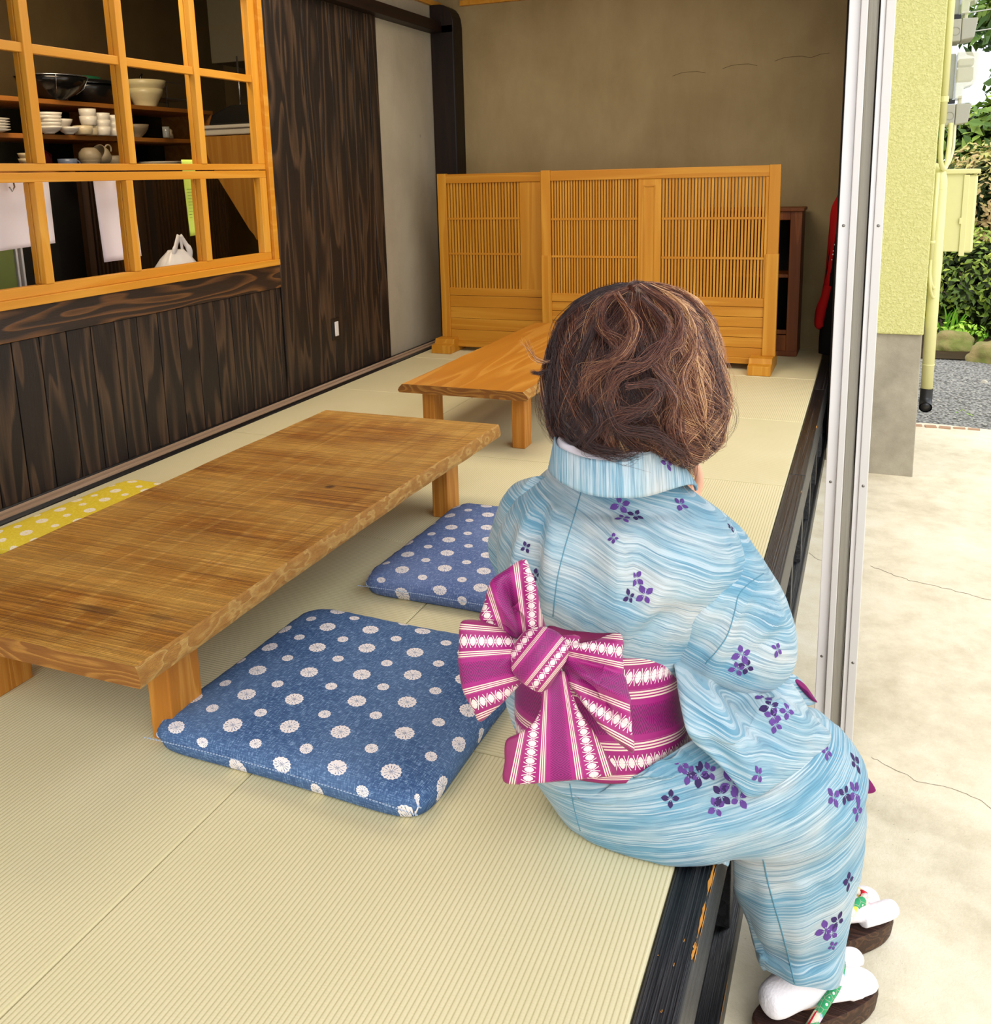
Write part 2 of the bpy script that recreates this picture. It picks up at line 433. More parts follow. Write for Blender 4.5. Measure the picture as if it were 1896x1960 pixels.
b = MB(); b.box((-2.55, 2.40, 2.005), (-2.43, 4.3, 2.072)); struct(b.build('trim_9', wood('dark_rail_timber', H('#140B08'), H('#1E110B'), H('#2E1A10'), 'y'), bevel=.003))

# ================================================================== BACK WALL, CEILING
b = MB(); b.box((-2.6, 4.40, -.42), (.30, 4.5, 2.45)); struct(b.build('wall_back', M['plaster']))
b = MB()   # the hairline crack and repaired spot in the plaster
pts = [Vector((-.95+.10*i, 4.3992, 1.655+.012*sin(i*2.1)+.008*i)) for i in range(10)]
for i in range(9):
    if i in (2, 5): continue
    b.tube([pts[i], (pts[i]+pts[i+1])/2+Vector((0, 0, .006)), pts[i+1]], .0012, 4)
struct(b.build('trim_10', plain('dark_crack', H('#6B5940'), .9, .1)))
b = MB()
for i in range(9): b.box((-2.6, -1.8+i*.72, 2.40), (.30, -1.08+i*.72-.004, 2.43))
struct(b.build('ceiling', wood('ceiling_boards', H('#8A5A24'), H('#A06C2E'), H('#B98242'), 'x')))
b = MB(); b.box((-2.345, 4.37, 2.178), (.28, 4.40, 2.21)); b.box((-2.52, 2.4, 2.178), (-2.49, 4.4, 2.21)); struct(b.build('trim_11', M['honey']))
# dark inner corner boards beyond the door frame
b = MB(); b.box((.062, 3.6, -.4), (.30, 4.40, 2.4)); struct(b.build('wall_right', M['void']))
b = MB(); b.box((.10, -.9, 2.1), (.30, 4.4, 2.4)); struct(b.build('trim_12', M['dark_post']))

# ================================================================== KITCHEN WINDOW
win = thing('window_1', 'sliding window of honey coloured wood glazed in eleven panes', 'window', (-2.5, .8, .69)); win['kind'] = 'structure'
for k_ in ('category',):
    pass
b = MB()
b.box((-2.545, -.6, .682), (-2.455, 2.352, .712)); b.box((-2.545, 2.318, .712), (-2.458, 2.352, 2.0)); b.box((-2.545, -.6, 1.95), (-2.458, 2.318, 2.0))
b.box((-2.545, -.6, .712), (-2.505, 2.33, .722)); b.box((-2.545, -.64, .682), (-2.455, -.6, 2.0))
b.build('window_frame', M['honey'], win, bevel=.002)
def sash(x0, x1, z0, z1, ys, zs, top, bot, yj):
    """rails, stiles, bars of one sliding sash"""
    b = MB()
    b.box((x0, -.6, z0), (x1, yj, z0+bot)); b.box((x0, -.6, z1-top), (x1, yj, z1))
    c = MB(); c.box((x0, yj-.05, z0+bot), (x1, yj, z1-top))
    for y in ys:
        c.box((x0+.012, y, z0+bot), (x1+.003, y+.036, z1-top)); c.box((x0-.012, y-.002, z0+bot), (x0+.011, y+.038, z1-top))
    d = MB()
    for z in zs: d.box((x0+.006, -.6, z), (x1-.004, yj-.05, z+.032))
    return b, c, d
b, c, d = sash(-2.515, -2.478, 1.142, 1.95, (.05, .525, .995, 1.395+.04, 1.86), (1.540,), .03, .026, 2.318)
b.build('upper_rail', M['honey'], win, bevel=.002)
c.build('upper_stile', M['honey_z'], win, bevel=.002); d.build('upper_bar', M['honey'], win, bevel=.002)
b, c, d = sash(-2.512, -2.474, .712, 1.137, (.08, .525, .968, 1.400, 1.835), (), .033, .036, 2.312)
b.build('lower_rail', M['honey'], win, bevel=.002)
c.build('lower_stile', M['honey_z'], win, bevel=.002)
mg = NT('window_glass', .02, .5); mg.b.inputs['Transmission Weight'].default_value = 1; mg.b.inputs['IOR'].default_value = 1.12
mg.b.inputs['Base Color'].default_value = (.97, .98, .97, 1)
tr = mg.new('ShaderNodeBsdfTransparent'); gl = mg.new('ShaderNodeBsdfGlossy'); gl.inputs['Roughness'].default_value = .02
gl.inputs['Color'].default_value = (.9, .92, .9, 1)
lw = mg.new('ShaderNodeLayerWeight'); lw.inputs[0].default_value = .12
ms = mg.new('ShaderNodeMixShader'); mg.l(mg.math('MULTIPLY', lw.outputs['Fresnel'], .5), ms.inputs[0]); mg.l(tr.outputs[0], ms.inputs[1]); mg.l(gl.outputs[0], ms.inputs[2])
mg.l(ms.outputs[0], mg.n['Material Output'].inputs[0]); mg.n.remove(mg.b)
M['glass'] = mg.m
b = MB(); b.box((-2.499, -.58, 1.165), (-2.496, 2.275, 1.925)); b.box((-2.496, -.58, .745), (-2.493, 2.268, 1.108)); b.build('glass_pane', M['glass'], win)

# wall switch
sw = thing('wall_switch', 'wall switch with white rocker in a black plate on the charred boards', 'switch', (-2.5, 2.88, .21))
b = MB(); b.box((-2.5, 2.845, .215), (-2.493, 2.925, .335)); b.build('switch_plate', M['black'], sw, bevel=.004)
b = MB(); b.box((-2.494, 2.868, .235), (-2.489, 2.903, .315)); b.build('rocker', M['alu_w'], sw, bevel=.002)

# ================================================================== ALUMINIUM DOOR FRAME
dr = thing('door_1', 'silver aluminium sliding door frame standing on the concrete beside the platform', 'door frame', (.21, .76, -.4)); dr['kind'] = 'structure'
def rail(x0, x1, y0, y1, mat, nm):
    b = MB(); b.box((x0, y0, -.4), (x1, y1, 2.4)); b.build(nm, mat, dr, bevel=.0015)
rail(.166, .190, .76, .80, M['alu_w'], 'jamb'); rail(.190, .2045, .748, .80, M['alu'], 'track_fin')
rail(.2045, .226, .768, .80, M['grey_wood'], 'timber_core'); rail(.2265, .2285, .76, .80, M['void'], 'gap_seal')
rail(.2285, .2395, .758, .80, M['alu_w'], 'jamb'); rail(.2395, .2585, .752, .80, M['alu'], 'jamb')
for x, z in ((.177, 1.0), (.249, 1.0), (.177, .40), (.249, .40), (.177, -.05), (.249, -.05)):
    z -= .04; yy = .76 if x < .2 else .752
    b = MB(); b.lathe([(0.0001, .0014), (.0022, .0013), (.0034, .0006), (.0036, 0)], (x, yy, z), 14, rot=Matrix.Rotation(radians(90), 3, 'X'))
    b.build('screw', M['screw'], dr, smooth=True)
b = MB(); b.box((.07, 3.42, -.4), (.165, 3.6, -.335)); struct(b.build('trim_13', M['plinth'], bevel=.004))
# ================================================================== KITCHEN SEEN THROUGH THE WINDOW
mk = plaster('brown_kitchen_wall', H('#4A3A22'), H('#5C4A2C'), .1, False)
b = MB()
b.box((-4.0, -1.2, -.4), (-3.9, 4.0, 2.45)); b.box((-3.9, 3.9, -.4), (-2.54, 4.0, 2.45)); b.box((-3.9, -1.3, -.4), (-2.54, -1.2, 2.45))
struct(b.build('wall_kitchen', mk))
b = MB(); b.box((-4.0, -1.3, 2.40), (-2.54, 4.0, 2.45)); struct(b.build('ceiling', mk))
b = MB(); b.box((-4.0, -1.3, -.42), (-2.54, 4.0, -.40)); struct(b.build('floor', M['void']))
M['shelf'] = wood('shelf_wood', H('#8A4F18'), H('#A86A26'), H('#C08438'), 'y', L=.5, W=9, rings=5, line=.35, fine=.3, rough=.5)
M['shelf_z'] = wood('cabinet_wood', H('#A86A22'), H('#C28832'), H('#D69E48'), 'z', L=.4, W=10, rings=6, line=.4, fine=.35, rough=.45)
def shelfunit(nm, lab, y0, y1, zs, ends):
    t = thing(nm, lab, 'shelf', (-3.6, (y0+y1)/2, 0))
    for z in zs:
        b = MB(); b.box((-3.88, y0+.02, z-.022), (-3.5, y1-.02, z)); b.build('shelf_board', M['shelf'], t, bevel=.002)
    for y in (y0, y1-.02) if ends else (y0,):
        b = MB(); b.box((-3.88, y, -.4), (-3.5, y+.02, zs[0])); b.build('side_panel', M['shelf'], t, bevel=.002)
    b = MB(); b.box((-3.89, y0, -.4), (-3.88, y1, zs[0])); b.build('back_panel', M['void'], t)
    b = MB(); b.box((-3.52, y0+.022, -.4), (-3.505, y1-.022, 1.144)); b.build('lower_door', M['void'], t)
    return t
shelfunit('dish_shelf', 'long open wooden shelf of bowls and cups behind the kitchen window', -.4, 2.53, (1.503, 1.336, 1.168), True)
shelfunit('dish_cabinet', 'open wooden cabinet right of the long dish shelf, holding plates', 2.53, 3.25, (1.509, 1.338, 1.168), True)

def cer(nm, c, rough=.3, var=.05): return plain(nm, H(c), rough, .5, var=var, scale=25)
MW = cer('white_porcelain', '#D8CFBC'); MI = cer('ivory_stoneware', '#C9B791'); MG = cer('grey_brown_stoneware', '#8A7A5E', .5); MBL = cer('blue_grey_stoneware', '#5C6474', .35); MR = cer('dark_red_enamel', '#4A1010', .25); MDK = cer('black_iron', '#141312', .25)
def pot(name, label, cat, y, z, prof, mat, group=None, x=-3.42, ripple=None, n=28, sx=1, sy=1, rot=None):
    b = MB(); b.lathe(prof, (0, 0, 0), n, ripple=ripple, sx=sx, sy=sy, rot=rot)
    o = b.build(name, mat, None, smooth=True, loc=(x, y, z)); return tag(o, label, cat, group)
def cupprof(r, h, foot=.75, t=.003, flare=1.0):
    return [(.0001, .002), (r*foot*.9, 0), (r*foot, .002), (r*foot*1.08, h*.12), (r*.97, h*.5), (r*flare, h), (r*flare-t, h), (r*.93-t, h*.5), (r*foot, h*.14), (.0001, h*.12)]
def bowlprof(r, h, f=.45): return [(.0001, .003), (r*f*.9, 0), (r*f, 0), (r*f, h*.08), (r*.72, h*.35), (r*.92, h*.7), (r, h), (r-.004, h), (r*.88, h*.7), (r*.68, h*.38), (.0001, h*.16)]
# top shelf
t = thing('mixing_bowl', 'wide dark steel mixing bowl on the top kitchen shelf', 'bowl', (-3.62, 2.09, 1.503))
b = MB(); b.lathe(bowlprof(.165, .112, .42), (-3.56, 2.115, 1.503), 40); b.build('bowl_body', plain('dark_steel', H('#3A3836'), .18, .5, .85, .05), t, smooth=True)
b = MB(); b.tube([(-3.56+.167*cos(a*pi/20), 2.115+.167*sin(a*pi/20), 1.615) for a in range(41)], .003, 8, caps=False); b.build('rim', M['steel'], t, smooth=True)
for s in (-1, 1):
    b = MB(); b.tube([(-3.42, 2.115+s*.10, 1.612), (-3.44, 2.115+s*.085, 1.56), (-3.47, 2.115+s*.06, 1.53)], .0018, 6)
    b.build('wire_bail', M['steel'], t, smooth=True)
t = thing('cooking_pot', 'black lidded pot with a green top behind the steel mixing bowl', 'pot', (-3.70, 2.46, 1.503))
b = MB(); b.lathe([(.0001, 0), (.13, 0), (.155, .02), (.175, .08), (.178, .105), (.17, .105), (.165, .08), (.0001, .02)], (-3.70, 2.46, 1.503), 40); b.build('pot_body', MDK, t, smooth=True)
b = MB(); b.lathe([(.19, .105), (.192, .113), (.15, .128), (.07, .138), (.0001, .14)], (-3.70, 2.46, 1.503), 40); b.build('lid', MDK, t, smooth=True)
b = MB(); b.lathe([(.09, .134), (.088, .148), (.05, .155), (.0001, .156)], (-3.70, 2.46, 1.503), 30); b.build('green_cover', plain('green_plastic', H('#1F5A3A'), .4), t, smooth=True)
for k, (z, r, lab) in enumerate(((1.509, .10, 'lower cream bowl of the nested pair beside the black pot'), (1.555, .118, 'upper cream bowl of the nested pair beside the black pot'))):
    pot('nesting_bowl', lab, 'bowl', 2.765, z, bowlprof(r, .095, .6), cer('cream_bowl', '#D8C896'), 'cream nested bowls', x=-3.57)
t = thing('ladle', 'black ladle handle standing up from the cream bowls', 'ladle', (-3.6, 2.70, 1.60))
b = MB(); b.tube([(-3.57, 2.745, 1.60), (-3.57, 2.745, 1.672), (-3.57, 2.757, 1.685)], .006, 8); b.build('handle', MDK, t, smooth=True)
t = thing('wire_rack', 'thin dark wire rack at the right end of the top kitchen shelf', 'rack', (-3.6, 2.98, 1.51))
for y in (2.91, 3.12):
    for x in (-3.55, -3.72):
        b = MB(); b.tube([(x, y, 1.51), (x, y, 1.66)], .0025, 6); b.build('upright', M['steel'], t)
for z in (1.655, 1.56):
    for x in (-3.55, -3.72): b = MB(); b.tube([(x, 2.91, z), (x, 3.12, z)], .0025, 6); b.build('cross_wire', M['steel'], t)
b = MB(); b.box((-3.72, 2.915, 1.5635), (-3.555, 3.11, 1.570)); tag(b.build('metal_tray', M['steel'], bevel=.003), 'flat steel tray resting on the wire rack', 'tray')
t = thing('sauce_bottle', 'glass bottle with a paper label at the left end of the top kitchen shelf', 'bottle', (-3.45, 1.70, 1.503))
b = MB(); b.lathe([(.0001, 0), (.035, 0), (.037, .01), (.037, .10), (.02, .135), (.014, .15), (.014, .18), (.0001, .18)], (-3.45, 1.66, 1.503), 20); b.build('bottle_body', plain('dark_glass', H('#2A2218'), .1, .6), t, smooth=True)
b = MB(); b.lathe([(.0378, .03), (.0378, .09)], (-3.45, 1.66, 1.503), 20); b.build('label', plain('label_paper', H('#CDBD8C'), .7), t, smooth=True)
b = MB(); b.lathe([(.016, .17), (.016, .19), (.0001, .191)], (-3.45, 1.66, 1.503), 16); b.build('cap', MDK, t, smooth=True)
# middle shelf
z0 = 1.336
names5 = ['lowest', 'second', 'middle', 'fourth', 'topmost']
for k in range(5):
    rp_ = lambda w, j, k=k: (.06*cos(3*w+k)+.05*cos(2*w)) if j >= 5 else 0
    pot('wavy_bowl', '%s white wavy-rimmed bowl of the stack of five on the middle shelf' % names5[k], 'bowl', 1.965+.003*((k*7) % 3), z0+k*.014, bowlprof(.06, .034+.002*k, .4), MW, 'white wavy bowls', ripple=rp_, x=-3.45)
pot('wavy_bowl', 'single white wavy-rimmed bowl right of the stack of five', 'bowl', 2.075, z0, bowlprof(.05, .034, .4), MW, 'white wavy bowls', ripple=lambda w, j: (.08*cos(2*w) if j >= 5 else 0), x=-3.44)
pot('sauce_bowl', 'white bowl behind the cups on the middle shelf', 'bowl', 2.15, z0+.032, bowlprof(.052, .048, .6), MW, x=-3.56)
pot('tea_bowl', 'black tea bowl beside the stack of five wavy bowls', 'bowl', 2.045, z0+.02, bowlprof(.045, .055, .6), MDK, x=-3.58)
pot('wide_cup', 'wide ivory cup lying lowest under the stack of white cups', 'cup', 2.165, z0, cupprof(.047, .043, .8), MI, 'cups on the middle shelf', x=-3.44)
pot('wide_cup', 'square-sided ivory cup right of the wide ivory cup', 'cup', 2.235, z0, cupprof(.034, .046, .85), MI, 'cups on the middle shelf', x=-3.46)
for k in range(2): pot('white_cup', ['lower', 'upper'][k]+' white cup of the pair standing on the ivory cups', 'cup', 2.215, z0+.047+k*.036, cupprof(.041, .045, .8), MW, 'cups on the middle shelf', x=-3.45)
for k in range(3): pot('white_cup', ['bottom', 'middle', 'top'][k]+' white cup of the three-high stack left of the shelf divider', 'cup', 2.305, z0+k*.034, cupprof(.041, .044, .8), MW, 'cups on the middle shelf', x=-3.45)
for k in range(3): pot('white_cup', ['bottom', 'middle', 'top'][k]+' white cup of the rearmost stack next to the window bar', 'cup', 2.395, z0+k*.032, cupprof(.040, .042, .8), MW, 'cups on the middle shelf', x=-3.46)
for k in range(5): pot('dinner_plate', ['lowest', 'second', 'third', 'fourth', 'topmost'][k]+' white plate in the pile at the left end of the middle shelf', 'plate', 1.68, z0+k*.012, [(.0001, 0), (.06, 0), (.10, .012), (.097, .013), (.058, .004), (.0001, .004)], MW, 'plates at the left end', x=-3.52)
pot('serving_bowl', 'grey brown serving bowl just right of the shelf divider', 'bowl', 2.64, 1.338, bowlprof(.075, .07, .45), MG, x=-3.55)
pot('glass_tumbler', 'thin glass tumbler right of the grey brown serving bowl', 'glass', 2.77, 1.338, cupprof(.02, .06, .9), plain('clear_tumbler', H('#8E8E86'), .1, .6), x=-3.45)
pot('pepper_mill', 'small brown mill standing on the cabinet shelf', 'mill', 2.86, 1.338, [(.0001, 0), (.016, 0), (.016, .02), (.011, .03), (.014, .045), (.0001, .055)], MG, x=-3.5)
# lower shelf
z0 = 1.168
pot('red_pot', 'dark red round pot on the lowest visible shelf', 'pot', 2.02, z0, [(.0001, 0), (.05, 0), (.062, .02), (.06, .075), (.035, .095), (.0001, .10)], MR, x=-3.60)
def mug(nm, lab, y, r, h, mat, x, ha=0, lie=False):
    t = thing(nm, lab, 'cup', (x, y, z0), 'mugs on the lowest shelf')
    R = Matrix.Rotation(radians(62), 3, 'X') if lie else Matrix.Identity(3)
    off = Vector((x, y, z0+(r*.93 if lie else 0)))
    b = MB(); b.lathe(cupprof(r, h, .7), off, 26, rot=R); b.build('cup_body', mat, t, smooth=True)
    pts = [off+R@Vector((r*.55, r*.78+(h*.34)*sin(a*pi/10), h*.5+h*.3*cos(a*pi/10))) for a in range(11)]
    b = MB(); b.tube(pts, .0045, 8); b.build('handle', mat, t, smooth=True)
mug('mug', 'blue grey mug lying near the red pot', 2.045, .045, .05, MBL, -3.44)
pot('tea_bowl', 'lower ribbed brown bowl of the pair in the middle of the lowest shelf', 'bowl', 2.17, z0-.005, bowlprof(.052, .06, .7), MG, 'ribbed brown bowls', ripple=lambda w, j: .012*cos(18*w))
pot('tea_bowl', 'upturned ribbed brown bowl topping the pair on the lowest shelf', 'bowl', 2.17, z0+.045, [(.05, 0), (.054, .012), (.05, .035), (.034, .055), (.022, .06), (.0001, .06)], MG, 'ribbed brown bowls', ripple=lambda w, j: .012*cos(18*w))
mug('mug', 'tipped brown mug with its handle up on the lowest shelf', 2.30, .05, .07, MG, -3.44, lie=True)
mug('mug', 'brown mug beside the shelf divider on the lowest shelf', 2.41, .045, .07, MG, -3.5)
for k in range(2): pot('rice_bowl', ['lower', 'upper'][k]+' cream rice bowl behind the first window bar', 'bowl', 1.83, z0+k*.025, bowlprof(.055, .05, .45), MI, 'cream rice bowls', x=-3.44)
for k in range(2): pot('dinner_plate', ['lower', 'upper'][k]+' wide plate lying in the cabinet right of the divider', 'plate', 2.80+.02*k, z0+.012+k*.014, [(.0001, 0), (.08, 0), (.13, .014), (.127, .016), (.078, .004), (.0001, .004)], MW, 'plates in the cabinet', x=-3.55)
pot('dark_platter', 'dark oval platter beneath the plates in the cabinet', 'plate', 2.8, z0, [(.0001, 0), (.1, 0), (.12, .01), (.0001, .006)], MDK, x=-3.58)
pot('flat_dish', 'small flat dish in the cabinet near the divider', 'dish', 2.62, z0, [(.0001, 0), (.04, 0), (.05, .008), (.0001, .006)], MG, x=-3.45)

# counter end with tray, panel, hood
b = MB(); b.prism([(-3.395, 1.30), (-3.395, 1.347), (-3.0, 1.347), (-2.9, 1.347), (-2.9, .755), (-3.068, .755), (-3.085, .785), (-3.11, .81), (-3.305, 1.107)], 3.0, 3.03, 'y')
tag(b.build('wooden_panel', M['shelf_z'], bevel=.003), 'light wooden side panel with a slanted edge behind the right window panes', 'panel')
t = thing('storage_tub', 'white plastic tub on the wooden side panel counter', 'tub', (-3.2, 3.1, 1.35))
b = MB(); b.prism([(-3.38, 1.352), (-2.93, 1.352), (-2.92, 1.39), (-3.39, 1.39)], 3.0, 3.25, 'y'); b.build('tub_body', MW, t, bevel=.008)
b = MB(); b.box((-3.40, 2.985, 1.388), (-2.91, 3.265, 1.408)); b.build('rim', MW, t, bevel=.006, seg=3)
b = MB(); b.prism([(-3.36, 1.410), (-2.92, 1.410), (-2.92, 1.52), (-3.20, 1.515), (-3.33, 1.47)], 3.02, 3.22, 'y')
tag(b.build('black_lid_stack', M['black'], bevel=.01), 'black folded bag lying on the white tub', 'bag')
b = MB(); b.tube([(-3.22, 3.15, 1.52), (-3.225, 3.16, 1.62), (-3.235, 3.17, 1.80)], [.006, .006, .005], 8); b.lathe([(.0001, 0), (.03, 0), (.025, .01), (.0001, .014)], (-3.22, 3.15, 1.515), 16)
tag(b.build('tap_pipe', M['steel'], smooth=True), 'upright steel pipe rising behind the black bag', 'pipe')
b = MB(); b.box((-3.52, 3.3, 1.79), (-2.7, 3.6, 2.3)); tag(b.build('range_hood', plain('dull_grey_metal', H('#6B6450'), .5, .4), bevel=.004), 'dull grey hood hanging in the top right panes', 'hood')
b = MB(); b.box((-2.95, 2.85, .55), (-2.75, 2.98, .80)); tag(b.build('small_appliance', M['black'], bevel=.02, seg=3), 'glossy black appliance at the lower right window corner', 'appliance')
# lattice screens mirrored in the panes, built as dark slats in the kitchen
t = thing('slat_reflection', 'dark slatted partition added behind the lower panes to mimic the lattice screens mirrored there', 'reflection', (-3.3, 2.2, -.4))
dk_ = wood('dark_slat_wood', H('#1E1208'), H('#2C1B0D'), H('#43290F'), 'z')
b = MB()
k = 2.02
while k < 3.06:
    if not 2.30 < k < 2.38 and not 2.42 < k < 2.48: b.box((-3.33, k, -.4), (-3.315, k+.012, 1.14))
    k += .026
b.build('slats', dk_, t)
b = MB(); b.box((-3.345, 2.0, -.4), (-3.33, 3.08, 1.16)); b.build('backing_board', M['void'], t)
b = MB(); b.box((-3.33, 1.98, -.4), (-3.30, 2.02, 1.16)); b.box((-3.33, 2.30, -.4), (-3.305, 2.38, 1.16)); b.build('stile', dk_, t)
# papers and bag
def sheet(nm, lab, cat, pts, x, mat, group=None, curl=.012, n=14, tape=None):
    """hanging sheet: (y, z) corners tl, tr, br, bl with a soft curl and real thickness"""
    tl, tr, br_, bl = [Vector((0, p[0], p[1])) for p in pts]
    b = MB(); V = []; F = []
    for j in range(n+1):
        for i in range(n+1):
            s, q = i/n, j/n
            p = (tl*(1-s)+tr*s)*(1-q)+(bl*(1-s)+br_*s)*q
            p.x = x+curl*sin(pi*s)*q+curl*.5*sin(5*s)*q
            V.append(p)
    for j in range(n):
        for i in range(n): F.append((j*(n+1)+i, (j+1)*(n+1)+i, (j+1)*(n+1)+i+1, j*(n+1)+i+1))
    b.add(V, F); o = b.build(nm, mat, None, smooth=True, solid=.0015)
    tag(o, lab, cat, group); return o
mp = plain('white_paper_cloth', H('#F4EEF6'), .8, .2, var=.01); mgp = plain('yellow_green_paper', H('#D2EC6A'), .7, .2, var=.05, scale=90)
for mm, e in ((mp, 0.0), (mgp, 0.0)): pass
sheet('tea_towel', 'wide white cloth hanging behind the two leftmost lower panes', 'cloth', [(.60, 1.13), (1.165, 1.13), (1.168, .878), (.60, .86)], -2.62, mp, 'hanging white cloths')
sheet('tea_towel', 'narrow white cloth hanging across the second lower window bar', 'cloth', [(1.38, 1.13), (1.585, 1.13), (1.607, .79), (1.392, .784)], -2.62, mp, 'hanging white cloths')
sheet('paper_note', 'yellow green handwritten note hanging behind the lower panes', 'note', [(1.90, 1.19), (1.985, 1.19), (1.992, .859), (1.913, .852)], -2.62, mgp, curl=.004)
b = MB()
for q in range(10): b.box((-2.6175+.002*q/10-.0003, 1.918, 1.06-q*.014), (-2.6165+.0003, 1.985-random.uniform(0, .03), 1.0615-q*.014))
b_ = b.build('note_writing', plain('green_ink', H('#7E9A3A'), .8), None); b_['label'] = 'faint lines of writing on the yellow green note'; b_['category'] = 'writing'
note = [o for o in COL.objects if o.name.startswith('paper_note')][0]; b_.parent = note; del b_['category']; del b_['label']; b_.name = 'writing'
for y in (.99, 1.50):
    b = MB(); b.tube([(-2.60, y, 1.135), (-2.598, y+.004, 1.09), (-2.598, y-.008, 1.075), (-2.60, y-.016, 1.09)], .003, 8)
    tag(b.build('towel_clip', M['steel'], smooth=True), 'small clear hook holding the %s white cloth' % ('wide' if y < 1.2 else 'narrow'), 'hook', 'cloth hooks')
# plastic bag with handles
t = thing('plastic_bag', 'white plastic carrier bag with knotted handles behind the lower panes', 'bag', (-2.75, 1.97, .60))
mb_ = plain('white_plastic_film', H('#E6E2DE'), .35, .5, var=.02)
b = MB(); b.lathe([(.0001, 0), (.12, .005), (.13, .05), (.12, .10), (.085, .135), (.05, .16), (.045, .165), (.0001, .15)], (-2.75, 1.96, .585), 36, ripple=lambda w, j: .05*sin(9*w+j)+.04*sin(5*w), sx=.6, sy=1.0); b.v = [(v[0], v[1], .585+(v[2]-.585)*1.22) for v in b.v]
b.build('bag_body', mb_, t, smooth=True)
for ya, yb in ((1.925, 1.975), (2.03, 1.985)):
    b = MB(); b.tube(spline([(-2.74, ya, .73), (-2.73, ya+.0, .775), (-2.735, (ya+yb)/2, .815), (-2.74, yb, .85)], 5), [.017]*8+[.013]*8, 8, flat=.5); b.build('bag_handle', mb_, t, smooth=True)
b = MB(); b.tube(spline([(-2.74, 1.98, .73), (-2.735, 1.985, .79), (-2.74, 1.98, .85)], 5), .009, 8, flat=.4); b.build('bag_handle', mb_, t, smooth=True)
# olive board
b = MB(); b.box((-2.98, .4, -.1), (-2.95, 1.255, .95)); tag(b.build('notice_board', plain('olive_green_board', H('#6E7A3A'), .6), bevel=.003), 'olive green board low behind the leftmost pane', 'board')
b = MB(); b.box((-2.965, 1.26, -.1), (-2.945, 1.27, .95)); b.box((-2.965, 1.285, -.1), (-2.945, 1.295, .95)); tag(b.build('board_frame', M['alu'], bevel=.002), 'pale metal edging right of the olive green board', 'frame')
# ================================================================== OUTSIDE WALL, PIPES, METERS
def leanbox(b, x0, x1, y0, y1, z0, z1, k=.0155, k0=None):
    k0 = k if k0 is None else k0
    vs = [(x0+k0*(z-.0), y, z) if i in (0, 3, 4, 7) else (x1+k*(z-.0), y, z) for i, (y, z) in enumerate(((y0, z0), (y0, z0), (y1, z0), (y1, z0), (y0, z1), (y0, z1), (y1, z1), (y1, z1)))]
    b.add(vs, [(0, 3, 2, 1), (4, 5, 6, 7), (0, 1, 5, 4), (1, 2, 6, 5), (2, 3, 7, 6), (3, 0, 4, 7)])
b = MB(); leanbox(b, .262, .482, 3.245, 4.45, .302, 3.0, .003, 0); struct(b.build('wall_outside', M['stucco'], bevel=.006))
b = MB(); b.box((.262, 3.262, -.42), (.478, 4.45, .302)); struct(b.build('baseboard_outside', M['plinth'], bevel=.004))
X0 = .49
t = thing('downpipe', 'pale green rain downpipe with a black outlet on the outer wall corner', 'pipe', (.523, 3.42, -.09))
b = MB(); b.tube([(.522, 3.42, -.01), (.522, 3.42, .5), (.522, 3.42, .97)], .0275, 20); b.tube(spline([(.522, 3.42, .96), (.52, 3.43, 1.02), (.505, 3.45, 1.06), (.47, 3.46, 1.075)], 4), .0272, 20); b.build('pipe_body', M['pale_green'], t, smooth=True)
b = MB(); b.tube([(.5225, 3.42, .128), (.5225, 3.42, .134)], .0292, 20); b.build('pipe_joint', M['pale_green'], t, smooth=True)
b = MB(); b.tube([(.5225, 3.42, .01), (.5215, 3.418, -.035), (.52, 3.405, -.06), (.52, 3.37, -.075)], [.029, .029, .029, .030], 20, caps=False)
b.tube([(.52, 3.372, -.0745), (.52, 3.40, -.062)], [.025, .02], 20); b.build('outlet_elbow', M['black'], t, smooth=True)
t = thing('conduit_pipe', 'thicker pale green conduit with a clamp running up the wall corner', 'pipe', (.50, 3.33, 1.25))
b = MB(); b.tube([(.506, 3.35, 1.27), (.507, 3.35, 1.9), (.508, 3.35, 2.6)], .0155, 18); b.build('pipe_body', M['pale_green'], t, smooth=True)
b = MB(); b.tube([(.506, 3.35, 1.365), (.506, 3.35, 1.39)], .019, 18); b.box((.489, 3.34, 1.368), (.50, 3.36, 1.388)); b.build('clamp', M['pale_green'], t, bevel=.001)
b = MB(); b.tube(spline([(.505, 3.35, 1.28), (.505, 3.35, 1.18), (.512, 3.37, 1.095), (.53, 3.43, 1.065), (.545, 3.5, 1.10), (.555, 3.58, 1.20), (.556, 3.6, 1.28)], 6), .011, 12); b.build('cable_loop', M['pale_green'], t, smooth=True)
b = MB(); b.tube(spline([(.575, 3.62, 1.28), (.575, 3.62, 1.16), (.56, 3.62, 1.09), (.545, 3.66, 1.08)], 6), .007, 10); b.build('cable_loop', M['cream'], t, smooth=True)
t = thing('thin_conduit', 'thin pale green conduit ending in a cable loop below the meter cabinet', 'pipe', (.49, 3.33, .65))
b = MB(); b.tube([(.495, 3.31, .655), (.499, 3.31, 1.05)], .0095, 14); b.build('pipe_body', M['pale_green'], t, smooth=True)
b = MB(); b.tube([(.4955, 3.31, .725), (.4955, 3.31, .74)], .0135, 14); b.build('clamp', M['pale_green'], t, smooth=True)
b = MB(); b.tube(spline([(.495, 3.31, .67), (.497, 3.32, .58), (.515, 3.36, .515), (.532, 3.45, .53), (.545, 3.58, .60), (.55, 3.62, .67)], 6), .0065, 10); b.build('cable_loop', M['pale_green'], t, smooth=True)
